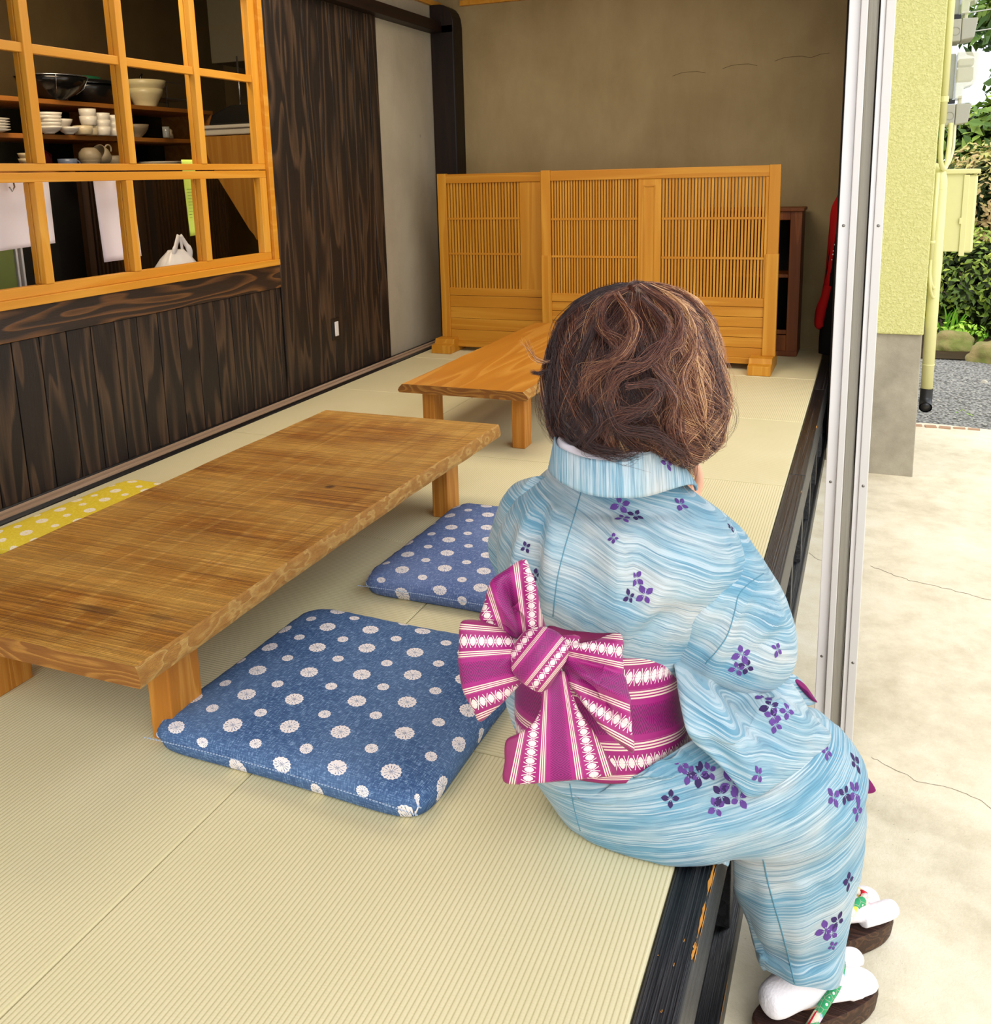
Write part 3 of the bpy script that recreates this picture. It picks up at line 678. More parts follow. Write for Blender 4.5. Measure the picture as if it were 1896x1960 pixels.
b = MB(); b.tube(spline([(.495, 3.31, .66), (.495, 3.315, .57), (.51, 3.36, .485), (.53, 3.42, .47), (.555, 3.6, .56), (.56, 3.64, .67)], 6), .0065, 10); b.build('cable_loop', M['pale_green'], t, smooth=True)
t = thing('meter_cabinet', 'pale green painted steel cabinet with a projecting lid on the outer wall', 'cabinet', (.6, 3.6, .655))
b = MB(); b.box((.49, 3.6, .665), (.64, 3.95, 1.045)); b.build('cabinet_body', M['pale_green'], t, bevel=.004)
b = MB(); b.box((.486, 3.585, 1.04), (.70, 3.97, 1.062)); b.build('cabinet_lid', M['pale_green'], t, bevel=.004)
b = MB(); b.box((.643, 3.60, .66), (.692, 3.95, 1.035)); b.build('cabinet_door', M['pale_green'], t, bevel=.012, seg=3)
b = MB(); b.box((.630, 3.592, .645), (.655, 3.60, 1.035)); b.box((.622, 3.588, .80), (.634, 3.596, .83)); b.build('hinge_strip', M['pale_green'], t, bevel=.002)
mclear = NT('cloudy_clear_plastic', .2, .5); mclear.b.inputs['Base Color'].default_value = H('#DAD8C4'); mclear.b.inputs['Alpha'].default_value = .55; M['clear'] = mclear.m
M['meter_box'] = plain('mid_grey_meter_plastic', H('#A4A298'), .45, .4, var=.03)
def meter(z, lab1, lab2):
    t = thing('terminal_box', lab1, 'box', (.56, 3.6, z))
    b = MB(); b.box((.49, 3.6, z), (.571, 3.8, z+.10)); b.build('box_base', M['meter_box'], t, bevel=.004)
    b = MB(); b.prism([(.573, z+.004), (.628, z+.012), (.640, z+.10), (.573, z+.102)], 3.6, 3.8, 'y'); b.build('box_cover', M['meter_box'], t, bevel=.004)
    b = MB(); b.tube([(.548+.018*cos(a*pi/12), 3.599, z+.045+.018*sin(a*pi/12)) for a in range(25)], .0008, 5, caps=False); b.build('knockout_ring', plain('ring_shadow_line', H('#85837A'), .5), t)
    t = thing('electric_meter', lab2, 'meter', (.56, 3.62, z+.12))
    zz = z+.125
    b = MB(); b.box((.50, 3.64, zz), (.56, 3.78, zz+.21)); b.build('meter_body', plain('meter_grey', H('#9A9C94'), .4), t, bevel=.004)
    b = MB(); b.box((.492, 3.63, zz-.02), (.50, 3.79, zz+.225)); b.build('back_plate', M['cream'], t, bevel=.002)
    b = MB(); b.prism([(.565, zz), (.60, zz), (.602, zz+.05), (.64, zz+.062), (.656, zz+.085), (.66, zz+.205), (.65, zz+.212), (.565, zz+.215)], 3.62, 3.8, 'y'); b.build('clear_cover', M['clear'], t, bevel=.006, seg=3)
    b = MB(); b.box((.575, 3.65, zz+.085), (.640, 3.77, zz+.145)); b.box((.575, 3.65, zz+.155), (.640, 3.77, zz+.185)); b.build('meter_dial', plain('dial_grey', H('#B4B2A0'), .5), t, bevel=.003)
    b = MB(); b.box((.51, 3.615, zz-.022), (.568, 3.64, zz-.004)); b.build('terminal_strip', M['black'], t)
    b = MB(); b.box((.585, 3.66, z+.10), (.60, 3.70, z+.14)); b.build('support_arm', M['cream'], t)
meter(1.268, 'lower grey terminal box on the outer wall, above the green cabinet', 'lower electricity meter under a cloudy clear cover')
meter(1.655, 'upper grey terminal box near the top of the outer wall', 'upper electricity meter cut by the top of the picture')

# ================================================================== GARDEN
gm = NT('grey_gravel', .85, .2); v = gm.obj()
cc = gm.vor(v, 55, 'F1', 'Color'); d_ = gm.vor(v, 55)
gm.col(gm.mix(gm.ramp(d_, [(.1, K1), (.8, W1)]), gm.mix(.5, gm.ramp(gm.sep(cc)[0], [(0, H('#8E8C88')), (1, H('#C4C2BC'))]), H('#B4B2AC')), H('#5A5852')))
gm.bump(d_, 1.0, .01)
b = MB(); b.add([(.40, 4.2, -.405), (4, 4.2, -.405), (4, 7.0, -.39), (.40, 7.0, -.39)], [(0, 1, 2, 3)])
tag(b.build('gravel', gm.m), 'grey gravel strip beyond the concrete', 'gravel', kind='stuff')
random.seed(11)
b = MB()
for i in range(700):
    x, y = random.uniform(.5, 1.35), random.uniform(4.35, 6.5); r = random.uniform(.004, .011)
    ico = [(r*cos(a)*1.2, r*sin(a), -.4+r*.2) for a in (0, 1.3, 2.4, 3.6, 5)]
    b.add([(x+p[0], y+p[1], p[2]) for p in ico]+[(x, y, -.4+r)], [(0, 1, 5), (1, 2, 5), (2, 3, 5), (3, 4, 5), (4, 0, 5)])
tag(b.build('loose_pebbles', plain('pebbles', H('#A6A49C'), .8, var=.25, scale=60)), 'loose grey pebbles scattered over the gravel', 'pebbles', kind='stuff')
soil = plain('dark_garden_soil', H('#3E3220'), .95, .1, var=.3, scale=9, bump=.5)
b = MB(); b.add([(-1, 6.3, -.385), (40, 6.3, -.385), (40, 60, -.3), (-1, 60, -.3)], [(0, 1, 2, 3)]); struct(b.build('floor', soil))
def rock(nm, lab, c, s, col_, seed):
    bm = bmesh.new(); bmesh.ops.create_icosphere(bm, subdivisions=4, radius=1)
    for v_ in bm.verts:
        p = v_.co.copy(); d = 1+.35*noise.noise(p*1.1+Vector((seed, 0, 0)))+.12*noise.noise(p*3+Vector((0, seed, 0)))+.04*noise.noise(p*9)
        v_.co = Vector((p.x*s[0], p.y*s[1], max(p.z, -.35)*s[2]))*d
    me = bpy.data.meshes.new(nm); bm.to_mesh(me); bm.free(); me.materials.append(col_)
    for p in me.polygons: p.use_smooth = True
    o = bpy.data.objects.new(nm, me); COL.objects.link(o); o.location = c; tag(o, lab, 'rock', 'garden rocks')
rk = NT('mossy_rock', .85, .2); v = rk.obj()
rk.col(rk.mix(rk.ramp(rk.noise(v, 5, 5, .6), [(.4, K1), (.6, W1)]), H('#9C8C5E'), H('#7C8244'))); rk.bump(rk.noise(v, 22, 5, .7), .6, .02)
rock('garden_rock', 'dull olive rock behind the downpipe', (.86, 6.75, -.36), (.17, .13, .13), rk.m, 1.3)
rock('garden_rock', 'larger tan mossy rock right of the olive rock', (1.12, 6.35, -.37), (.17, .13, .13), rk.m, 5.1)
rock('garden_rock', 'small pale stone at the edge of the gravel', (1.0, 5.55, -.395), (.022, .02, .02), plain('pale_stone', H('#BEB8A8'), .8), 2.2)
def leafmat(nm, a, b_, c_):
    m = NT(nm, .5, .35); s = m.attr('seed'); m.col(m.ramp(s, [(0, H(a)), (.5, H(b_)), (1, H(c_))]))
    m.b.inputs['Subsurface Weight'].default_value = 0
    return m.m
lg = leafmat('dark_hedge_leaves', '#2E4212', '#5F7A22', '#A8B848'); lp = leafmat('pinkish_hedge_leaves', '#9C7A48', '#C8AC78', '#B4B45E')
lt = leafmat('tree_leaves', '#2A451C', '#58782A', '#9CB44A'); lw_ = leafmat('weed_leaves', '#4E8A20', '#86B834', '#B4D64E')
bark = plain('brown_bark', H('#4A3C28'), .9, var=.3, scale=20)
def leafblob(b, n, cen, rad, size, shell=.7, squash=1, droop=0, zmin=-.38, aspect=.45):
    c = Vector(cen)
    for i in range(n):
        while True:
            p = Vector((random.gauss(0, 1), random.gauss(0, 1), random.gauss(0, 1)))
            if p.length > .1: break
        p.normalize(); rr = random.uniform(shell, 1.0)
        lump = 1+.18*noise.noise(p*2.3+c)
        q = c+Vector((p.x*rad[0], p.y*rad[1], p.z*rad[2]))*rr*lump
        if q.z < zmin: continue
        nrm = (p+Vector((random.uniform(-.8, .8), random.uniform(-.8, .8), random.uniform(-.3, 1.1)))).normalized()
        t_ = nrm.cross(Vector((random.uniform(-1, 1), random.uniform(-1, 1), random.uniform(-1, 1)))).normalized(); u_ = nrm.cross(t_)
        s = size*random.uniform(.6, 1.25)
        V = [q-t_*s, q-u_*s*aspect*.8+nrm*s*.12, q+t_*s*.2-u_*s*aspect+nrm*s*.1, q+t_*s, q+t_*s*.2+u_*s*aspect+nrm*s*.1, q+u_*s*aspect*.8+nrm*s*.12]
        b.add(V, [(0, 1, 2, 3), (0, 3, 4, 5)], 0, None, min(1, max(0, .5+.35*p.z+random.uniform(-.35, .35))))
def core(c, r, mat, parent, nm='branches', n=9):
    b = MB(); c = Vector(c)
    for i in range(n):
        a = 2*pi*i/n; e = c+Vector((cos(a)*r[0]*.75, sin(a)*r[1]*.75, r[2]*random.uniform(.1, .8)))
        b.tube(spline([(c.x, c.y, -.38), (c.x+cos(a)*r[0]*.2, c.y+sin(a)*r[1]*.2, c.z-r[2]*.4), e], 4), [.02]*3+[.015]*3+[.008]*3, 6)
    b.build(nm, bark, parent, smooth=True)
random.seed(5)
def shrub(nm, lab, blobs, mat, size, grp=None, cat='shrub'):
    t = thing(nm, lab, cat, (blobs[0][0][0], blobs[0][0][1], -.38), grp)
    b = MB()
    for c, r, n in blobs: leafblob(b, n, c, r, size)
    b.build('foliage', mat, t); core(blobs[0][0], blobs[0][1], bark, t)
    # dense inner leaves, the shade inside put into their dark colour
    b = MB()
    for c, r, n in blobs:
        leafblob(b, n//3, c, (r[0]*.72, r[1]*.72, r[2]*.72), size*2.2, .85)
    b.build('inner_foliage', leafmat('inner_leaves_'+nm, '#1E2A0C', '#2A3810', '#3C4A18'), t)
shrub('clipped_shrub', 'rounded shrub with pale pinkish brown leaves above the hedge', [((1.42, 8.6, .66), (.95, .55, .66), 5600)], lp, .035)
shrub('hedge_shrub', 'dark green small-leaved hedge behind the rocks', [((1.25, 7.5, .05), (.85, .42, .52), 3600), ((2.2, 7.6, .1), (.7, .45, .6), 1200)], lg, .035)
shrub('leafy_bush', 'bright green bush with long leaves above the pinkish shrub', [((1.65, 9.6, 1.25), (.95, .6, .55), 1700)], lt, .085)
t = thing('garden_tree', 'tall leafy green tree reaching over the garden at upper right', 'tree', (2.6, 12.5, -.35))
b = MB()
for c, r, n in (((2.0, 12.0, 3.5), (1.3, 1.0, .55), 1800), ((1.75, 11.6, 2.75), (.9, .8, .45), 1100), ((2.3, 12.3, 2.1), (.9, .8, .4), 500), ((1.5, 12.3, 4.6), (1.6, 1.0, .9), 1300), ((2.9, 12.5, 3.2), (1.2, 1, 1.1), 900)): leafblob(b, n, c, r, .10, .3)
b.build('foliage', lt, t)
b = MB(); b.tube(spline([(2.6, 12.5, -.35), (2.5, 12.4, 1.2), (2.2, 12.3, 2.8), (2.0, 12.2, 4.6)], 5), [.14]*5+[.11]*5+[.08]*6, 10)
for e in ((1.2, 12, 3.2), (1.6, 11.7, 2.4), (1.0, 12.2, 4.2), (3.2, 12.4, 3.6)): b.tube(spline([(2.3, 12.3, 2.2), ((2.3+e[0])/2, 12.2, (2.3+e[2])/2), e], 4), [.06]*3+[.04]*3+[.02]*3, 8)
b.build('trunk', bark, t, smooth=True)
for c, n, nm, lab in (((.95, 6.95, -.30), 420, 'ground_plant', 'leafy green weeds at the foot of the hedge'), ((.80, 4.55, -.40), 190, 'ground_plant', 'small bright green weed on the edge of the concrete'), ((1.3, 6.2, -.36), 260, 'ground_plant', 'low mossy weeds right of the tan rock')):
    b = MB(); leafblob(b, n, c, (.20 if n > 400 else (.075 if n < 200 else .16), .10, .12 if n > 200 else .035), .03 if n > 200 else .014, .2)
    tag(b.build(nm, lw_), lab, 'plant', 'garden weeds')
b = MB()
for i in range(16):
    x = .86+random.uniform(-.06, .08); y = 7.0+random.uniform(-.05, .05); a = random.uniform(-1, 1); h = random.uniform(.25, .42)
    L_ = [(x+a*.10*(k/5)**1.6, y-.06*(k/5), -.38+h*(k/5)-.10*(k/5)**3) for k in range(6)]
    w_ = [.008, .010, .009, .007, .005, .001]
    b.add([(p[0]-w, p[1], p[2]) for p, w in zip(L_, w_)]+[(p[0]+w, p[1], p[2]) for p, w in zip(L_, w_)], [(k, k+1, k+7, k+6) for k in range(5)], seed=random.random()*.4)
tag(b.build('grass_clump', lw_), 'clump of long dark green blades beside the downpipe', 'grass')
for z, lab in ((2.62, 'upper'), (2.42, 'lower')):
    b = MB(); b.tube([(.7, 10.0, z), (3.5, 10.6, z+.32)], .006, 6); tag(b.build('overhead_wire', M['grey_box']), '%s of two thin overhead wires crossing in front of the tree' % lab, 'wire', 'overhead wires')
b = MB()
for i in range(5): b.box((.50+i*.075, 4.235+random.uniform(-.01, .01), -.402), (.56+i*.075, 4.27, -.394), rz=random.uniform(-.1, .1))
tag(b.build('broken_edging', plain('pinkish_brick', H('#B08C70'), .9)), 'pinkish broken edging stones where concrete meets gravel', 'edging')

# ================================================================== THE CORNER: GARMENT
t = thing('hanging_coat', 'red and black cotton coat hanging in the dark corner behind the door frame', 'coat', (.05, 4.2, .2))
red = plain('red_cotton', H('#B01414'), .8, .2); blk = plain('black_cotton', H('#0C0A0B'), .85, .2)
def cloth_strip(pts, mat, nm, th=.012, sub=6):
    b = MB(); L_ = spline([(a[0], 0, a[1]) for a in pts], sub); R_ = spline([(a[2], 0, a[1]) for a in pts], sub)
    n = 7; V = []; F = []
    for j, (l, r) in enumerate(zip(L_, R_)):
        for i in range(n+1):
            s = i/n; p = l*(1-s)+r*s; V.append((p.x, 4.17+.012*sin(s*9+j*.1)-.02*sin(pi*s), p.z))
    for j in range(len(L_)-1):
        for i in range(n): F.append((j*(n+1)+i, j*(n+1)+i+1, (j+1)*(n+1)+i+1, (j+1)*(n+1)+i))
    b.add(V, F); return b.build(nm, mat, t, smooth=True, solid=th)
cloth_strip([(.040, .93, .085), (.015, .86, .10), (.012, .75, .10), (.008, .60, .10), (.003, .48, .10), (-.012, .36, .10)], red, 'coat_front')
cloth_strip([(-.008, .42, .05), (-.018, .34, .03), (-.032, .27, .02), (-.034, .19, .008), (-.02, .18, .0)], red, 'coat_sleeve', .02)
cloth_strip([(.05, .92, .14), (.035, .74, .14), (.022, .55, .14), (.012, .35, .14), (.0, .12, .14), (.0, .02, .14)], blk, 'coat_body', .03)
for x, z, r in ((.034, .655, .007), (.024, .62, .003), (.022, .60, .004), (.018, .57, .003)): b = MB(); b.lathe([(.0001, .001), (r, 0), (r, -.001)], (x+.01, 4.13, z), 12, rot=Matrix.Rotation(radians(90), 3, 'X')); b.build('white_dot', M['alu_w'], t)
# ================================================================== TABLES
T_top1 = wood('table_wood_saw_marked', H('#94591A'), H('#C88C32'), H('#E8BA5E'), 'y', L=.7, W=7, rings=6, line=.3, fine=.2, rough=.42, spec=.35, saw=.95, bump=.7)
T_edge = wood('table_live_edge_wood', H('#96602A'), H('#D6A04C'), H('#EEC878'), 'y', L=14, W=30, rings=4, line=.5, fine=.5, rough=.65, bump=1.0)
T_end = wood('table_end_grain', H('#6A3E16'), H('#97601F'), H('#B88238'), 'x', L=3, W=12, rings=14, line=.7, fine=.4, rough=.5, bump=.4)
T_leg = wood('oak_leg_wood', H('#A0601A'), H('#C27E26'), H('#DCA04A'), 'z', L=.8, W=14, rings=8, line=.5, fine=.5, rough=.45)
T_top2 = wood('smooth_table_wood', H('#AA681E'), H('#C8862C'), H('#DCA248'), 'y', L=.6, W=6, rings=7, line=.5, fine=.2, rough=.35, spec=.45, bump=.1)
def slab(nm, x0f, x1f, y0, y1, zt, th, undercut, mats, parent, ny=60, seed=0, wob=.006):
    """live-edge board: top narrower than its waist, edges wandering"""
    b = MB(); V = []; F = []; MI = []
    sec = 0
    for j in range(ny+1):
        y = y0+(y1-y0)*j/ny
        wl = wob*(noise.noise(Vector((y*3.1, seed, 0)))+.5*noise.noise(Vector((y*11, seed, 3)))); wr = wob*(noise.noise(Vector((y*3.3, seed+9, 0)))+.5*noise.noise(Vector((y*12, seed+9, 3))))
        e = .003
        bump_ = [wob*.45*noise.noise(Vector((y*26, seed, k*2.0))) for k in range(4)]
        l, r = x0f(y)+wl, x1f(y)+wr
        ring = [(l+e, zt), (r-e, zt), (r, zt-.004), (r+undercut*.6+bump_[0], zt-th*.4), (r+undercut+bump_[1], zt-th*.75), (r+undercut*.6, zt-th), (l-undercut*.6, zt-th), (l-undercut+bump_[2], zt-th*.75), (l-undercut*.6+bump_[3], zt-th*.4), (l, zt-.004)]
        V += [(x, y, z) for x, z in ring]
    n = 10
    for j in range(ny):
        for k in range(n):
            F.append((j*n+k, (j+1)*n+k, (j+1)*n+(k+1) % n, j*n+(k+1) % n)); MI.append(0 if k == 0 else (2 if k == 5 else 1))
    F.append(tuple(range(n))); MI.append(2); F.append(tuple(range(ny*n, ny*n+n))[::-1]); MI.append(2)
    b.add(V, F, 0, None, .3); b.mi = MI
    # darker knots as inlays in the top
    return b.build('table_top', mats, parent, bevel=0)
t = thing('low_table', 'nearer low wooden table with a saw-marked top and rough live edge', 'table', (-1.25, .5, 0), 'low wooden tables')
slab('table_top', lambda y: -1.585+.0*y, lambda y: -.915-.012*sin((y+.33)/1.66*pi)+.015*(y+.33)/1.66, -.335, 1.335, .262, .042, .006, [T_top1, T_edge, T_end], t, seed=2)
def legs(t, xs, ys, zt, w, dp, mat):
    for x in xs:
        for y in ys:
            b = MB(); b.box((x, y, 0.0005), (x+w, y+dp, zt)); b.build('leg', mat, t, bevel=.003)
legs(t, (-1.525, -1.045), (-.185, 1.10), .2205, .055, .09, T_leg)
b = MB()
for (cx_, cy_, rx, ry) in ((-1.06, -.02, .03, .09), (-1.10, .78, .012, .03), (-1.16, -.14, .05, .02)):
    V = [(cx_, cy_, .2624)]+[(cx_+rx*cos(a)*(1+.2*sin(3*a)), cy_+ry*sin(a), .2623) for a in [2*pi*k/20 for k in range(20)]]
    b.add(V, [(0, 1+k, 1+(k+1) % 20) for k in range(20)])
t = thing('low_table', 'farther low wooden table with a smooth top in front of the lattice screens', 'table', (-1.24, 2.6, 0), 'low wooden tables')
slab('table_top', lambda y: -1.515+.0*y, lambda y: -.985+.02*(y-1.8), 1.80, 3.42, .262, .036, .018, [T_top2, T_edge, T_end], t, seed=7, wob=.005)
legs(t, (-1.475, -1.075), (1.90, 3.24), .2265, .055, .085, T_leg)

# ================================================================== CUSHIONS
def cushion_mat(nm, base, lite, dark, dot, cell=.155, small=.66, big=.027, mode=0):
    m = NT(nm, .85, .15)
    u = m.sep(m.uv()); uv = m.uv()
    nw = m.noise(m.mapv(uv, scl=(420, 60, 1)), 1, 2, .6); nw2 = m.noise(m.mapv(uv, scl=(60, 420, 1)), 1, 2, .6)
    bl = m.noise(uv, 3.5, 3)
    f = m.math('ADD', m.math('MULTIPLY', nw, .5), m.math('MULTIPLY', nw2, .5))
    c = m.mix(m.ramp(f, [(.40, K1), (.60, W1)]), dark, base)
    c = m.mix(m.math('MULTIPLY', m.ramp(f, [(.53, K1), (.64, W1)]), .9), c, lite)
    c = m.mix(m.math('MULTIPLY', m.ramp(bl, [(.4, K1), (.7, W1)]), .25), c, lite)
    def dots(ox, oy, R, a, bsz, h_=0):
        # skewed grid of tie-dyed discs with radial stitch marks
        x = m.math('ADD', u[0], ox); y = m.math('ADD', u[1], oy)
        gx = m.math('DIVIDE', m.math('ADD', x, m.math('MULTIPLY', y, .42)), a); gy = m.math('DIVIDE', m.math('SUBTRACT', y, m.math('MULTIPLY', x, .30)), bsz)
        gx = m.math('ADD', gx, h_); gy = m.math('ADD', gy, h_)
        ix = m.math('FLOOR', gx); iy = m.math('FLOOR', gy)
        fx = m.math('SUBTRACT', m.math('SUBTRACT', gx, ix), .5); fy = m.math('SUBTRACT', m.math('SUBTRACT', gy, iy), .5)
        wn = m.new('ShaderNodeTexWhiteNoise', noise_dimensions='2D'); m.l(m.comb(ix, iy, 0), wn.inputs['Vector'])
        r = m.sep(wn.outputs['Color'])
        dx = m.math('MULTIPLY', m.math('ADD', fx, m.math('MULTIPLY', m.math('SUBTRACT', r[0], .5), .16)), a)
        dy = m.math('MULTIPLY', m.math('ADD', fy, m.math('MULTIPLY', m.math('SUBTRACT', r[1], .5), .16)), bsz)
        d = m.math('SQRT', m.math('ADD', m.math('MULTIPLY', dx, dx), m.math('MULTIPLY', dy, dy)))
        an = m.math('ARCTAN2', dy, dx)
        wob = m.math('MULTIPLY', m.math('ABSOLUTE', m.math('SINE', m.math('MULTIPLY', an, 7))), .10*R)
        disc = m.math('LESS_THAN', d, m.math('SUBTRACT', R, wob))
        ray = m.math('GREATER_THAN', m.math('SINE', m.math('ADD', m.math('MULTIPLY', an, 14), m.math('MULTIPLY', r[2], 6))), .72)
        brk = m.math('GREATER_THAN', m.noise(m.comb(m.math('MULTIPLY', an, 3), m.math('MULTIPLY', d, 260), r[0]), 1, 1), .47)
        inr = m.math('LESS_THAN', d, .80*R)
        hole = m.math('LESS_THAN', d, m.math('MULTIPLY', m.math('ADD', .55, m.math('SINE', m.math('MULTIPLY', an, 7))), .16*R))
        dark_ = m.math('MAXIMUM', hole, m.math('MULTIPLY', m.math('MULTIPLY', ray, brk), inr))
        return m.math('MULTIPLY', disc, m.math('SUBTRACT', 1, dark_))
    D = m.math('MAXIMUM', dots(.02, .01, big, cell, cell*.86), dots(.02, .01, big*small, cell, cell*.86, .5))
    c = m.mix(D, c, dot)
    m.col(c); m.bump(m.math('ADD', f, m.math('MULTIPLY', D, .1)), .35, .001)
    return m.m
def smooth5(x): return max(0, min(1, (x-.80)/.15))
def cushion(name, label, cen, size, rz, mat, h=.055, seed=0, thread=None):
    t = thing(name, label, 'cushion', cen, 'floor cushions', rz)
    n = 44; W_, D_ = size; b = MB()
    def sgn(s): return 1 if s >= 0 else -1
    def pt(i, j, side):
        s, q = 2*i/n-1, 2*j/n-1
        s = sin(s*pi/2)*.5+s*.5; q = sin(q*pi/2)*.5+q*.5
        ex = 1-.045*(1-abs(q)**3)*0; 
        mg_ = max(abs(s), abs(q), 1e-6); ln_ = (abs(s)**9+abs(q)**9)**(1/9); k_ = mg_/max(ln_, 1e-6); s *= k_; q *= k_; x = s*W_/2*(1-.025*(1-q*q)*abs(s)**4); y = q*D_/2*(1-.035*(1-s*s)*abs(q)**4)
        cr_ = max(abs(s), abs(q))
        m9 = min(1, (abs(s)**9+abs(q)**9)**(1/9)); e = 1-m9**6
        z = (max(e, 0))**.42*h
        z *= 1+.05*noise.noise(Vector((x*5, y*5, seed)))
        # pulled threads along the seams
        pk = .0035*(noise.noise(Vector((x*45 if abs(q) > abs(s) else y*45, seed, 1))))*(cr_**6)*(1 if e > 0.001 else 0)
        corner = (abs(s)*abs(q))**7
        x *= 1+.018*corner; y *= 1+.018*corner
        if side: return (x, y, h*.52+z*.55+pk)
        return (x, y, max(.001, h*.52-max(e, 0)**.3*h*.75))
    V = []; UV = []
    for side in (1, 0):
        for j in range(n+1):
            for i in range(n+1):
                p = pt(i, j, side); V.append(p)
                ex = 0
                s_, q_ = p[0]*2/W_, p[1]*2/D_; kz = max(0, h-p[2]); kz = kz*1.0
                UV.append((p[0]+seed*.37+.5+(kz if abs(s_) > abs(q_) else 0)*sgn(s_)*smooth5(abs(s_)), p[1]+.5+seed*.11+(kz if abs(q_) >= abs(s_) else 0)*sgn(q_)*smooth5(abs(q_))))
    F = []; N1 = (n+1)**2
    for j in range(n):
        for i in range(n):
            a = j*(n+1)+i; F.append((a, a+1, a+n+2, a+n+1)); F.append((N1+a, N1+a+n+1, N1+a+n+2, N1+a+1))
    b.add(V, F, 0, UV, 0)
    o = b.build('cover', mat, None, smooth=True); o.parent = t
    bm = bmesh.new(); bm.from_mesh(o.data); bmesh.ops.remove_doubles(bm, verts=bm.verts, dist=.0004); bm.to_mesh(o.data); bm.free()
    # stitched seam: small thread dashes along the near edge
    if thread:
        b = MB()
        for k in range(90):
            s = -1+2*(k+.5)/90; x = s*W_/2*.97
            y = -D_/2*(1-.035*(1-s*s))-.0016
            b.box((x-.0018, y, h*.525), (x+.0018, y+.002, h*.525+.0012))
        o = b.build('stitching', thread, None); o.parent = t
    # corner tassel loops
    b = MB()
    for sx, sy in ((-1, -1), (1, -1), (1, 1), (-1, 1)):
        c0 = Vector((sx*W_/2*.935, sy*D_/2*.935, h*.5)); d0 = Vector((sx, sy, 0)).normalized()
        b.tube(spline([c0-d0*.014, c0-d0*.004+Vector((0, 0, .002)), c0-d0*.004+Vector((-sy*.004, sx*.004, -.004)), c0-d0*.014+Vector((-sy*.006, sx*.006, -.006))], 4), .0014, 6)
    o = b.build('corner_knot', thread or mat, None, smooth=True); o.parent = t
    return t
thr = plain('pale_blue_thread', H('#A8BCD8'), .8)
cb = cushion_mat('indigo_dotted_cotton', H('#4E6C96'), H('#86A2C4'), H('#344E78'), H('#E8E0DE'), cell=.122, big=.0215)
cb2 = cushion_mat('faded_indigo_dotted_cotton', H('#6578A4'), H('#96A6C8'), H('#4E6292'), H('#E4DCD8'), cell=.122, big=.0215)
cy_ = cushion_mat('yellow_dotted_cotton', H('#E2CC3C'), H('#EEDC60'), H('#D8BC2C'), H('#EFE6D2'), cell=.118, big=.0215)
cushion('floor_cushion', 'indigo cushion with white tie-dye rosettes, nearest, beside the near table', (-.715, .055, 0), (.625, .58), radians(-1.5), cb, .062, 1, thr)
cushion('floor_cushion', 'paler blue cushion with white rosettes, half hidden behind the seated woman', (-.70, .83, 0), (.565, .65), radians(-1), cb2, .058, 2.3, thr)
cushion('floor_cushion', 'yellow cushion with white rosettes between the near table and the charred wall', (-2.0, .69, 0), (.50, .64), radians(-3), cy_, .05, 3.1, plain('yellow_thread', H('#E8D878'), .8))

# ================================================================== LATTICE SCREENS
S_f = wood('screen_frame_wood', H('#B47418'), H('#CC9028'), H('#E0AC44'), 'z', L=.5, W=9, rings=6, line=.4, fine=.3, rough=.45)
S_h = wood('screen_rail_wood', H('#B07016'), H('#C88A24'), H('#DDA840'), 'x', L=.5, W=9, rings=6, line=.4, fine=.3, rough=.45)
def lattice(t, x0, x1, z0, z1, y, n, midz, th=.022):
    b = MB(); p = (x1-x0)/n
    for k in range(n):
        xc = x0+p*(k+.5); b.box((xc-p*.31, y-.007, z0), (xc+p*.31, y-.007+th, z1))
    b.build('lattice', S_f, t)
    for z in midz:
        b = MB(); b.box((x0, y-.010, z-.006), (x1, y-.0071+th+.003, z+.006)); b.build('lattice_bar', S_h, t)
def mbox(t, nm, a, c, mat, bev=.003):
    b = MB(); b.box(a, c); return b.build(nm, mat, t, bevel=bev)
def foot(t, x0, x1, y0, y1):
    b = MB(); b.prism([(y0, .0005), (y1, .0005), (y1, .052), (y1-.05, .058), (y1-.06, .085), (y0+.06, .085), (y0+.05, .058), (y0, .052)], x0, x1, 'x'); b.build('foot', S_f, t, bevel=.003)
# left wing
t = thing('lattice_screen', 'left wing of the honey wooden lattice screen, set slightly farther back', 'screen', (-1.9, 3.80, 0), 'lattice screens')
YB = 3.80; th = .016
mbox(t, 'post', (-2.275, YB-th, .085), (-2.215, YB+th, 1.104), S_f)
mbox(t, 'post', (-1.60, YB-th, .03), (-1.55, YB+th, 1.10), S_f)
mbox(t, 'top_rail', (-2.215, YB-th, 1.045), (-1.60, YB+th, 1.10), S_h)
mbox(t, 'wide_stile', (-1.735, YB-.010, .40), (-1.60, YB+.010, 1.045), S_f)
mbox(t, 'middle_rail', (-2.215, YB-.013, .355), (-1.60, YB+.013, .402), S_h)
for i in range(4): mbox(t, 'board', (-2.215, YB-.008-(.001 if i % 2 else 0), .065+i*.0725), (-1.60, YB+.008, .065+(i+1)*.0725-.0015), S_h, .0015)
mbox(t, 'bottom_rail', (-2.215, YB-th, .028), (-1.60, YB+th, .065), S_h)
lattice(t, -2.213, -1.735, .402, 1.045, YB, 24, (.83, .615))
foot(t, -2.295, -2.165, 3.66, 3.95)
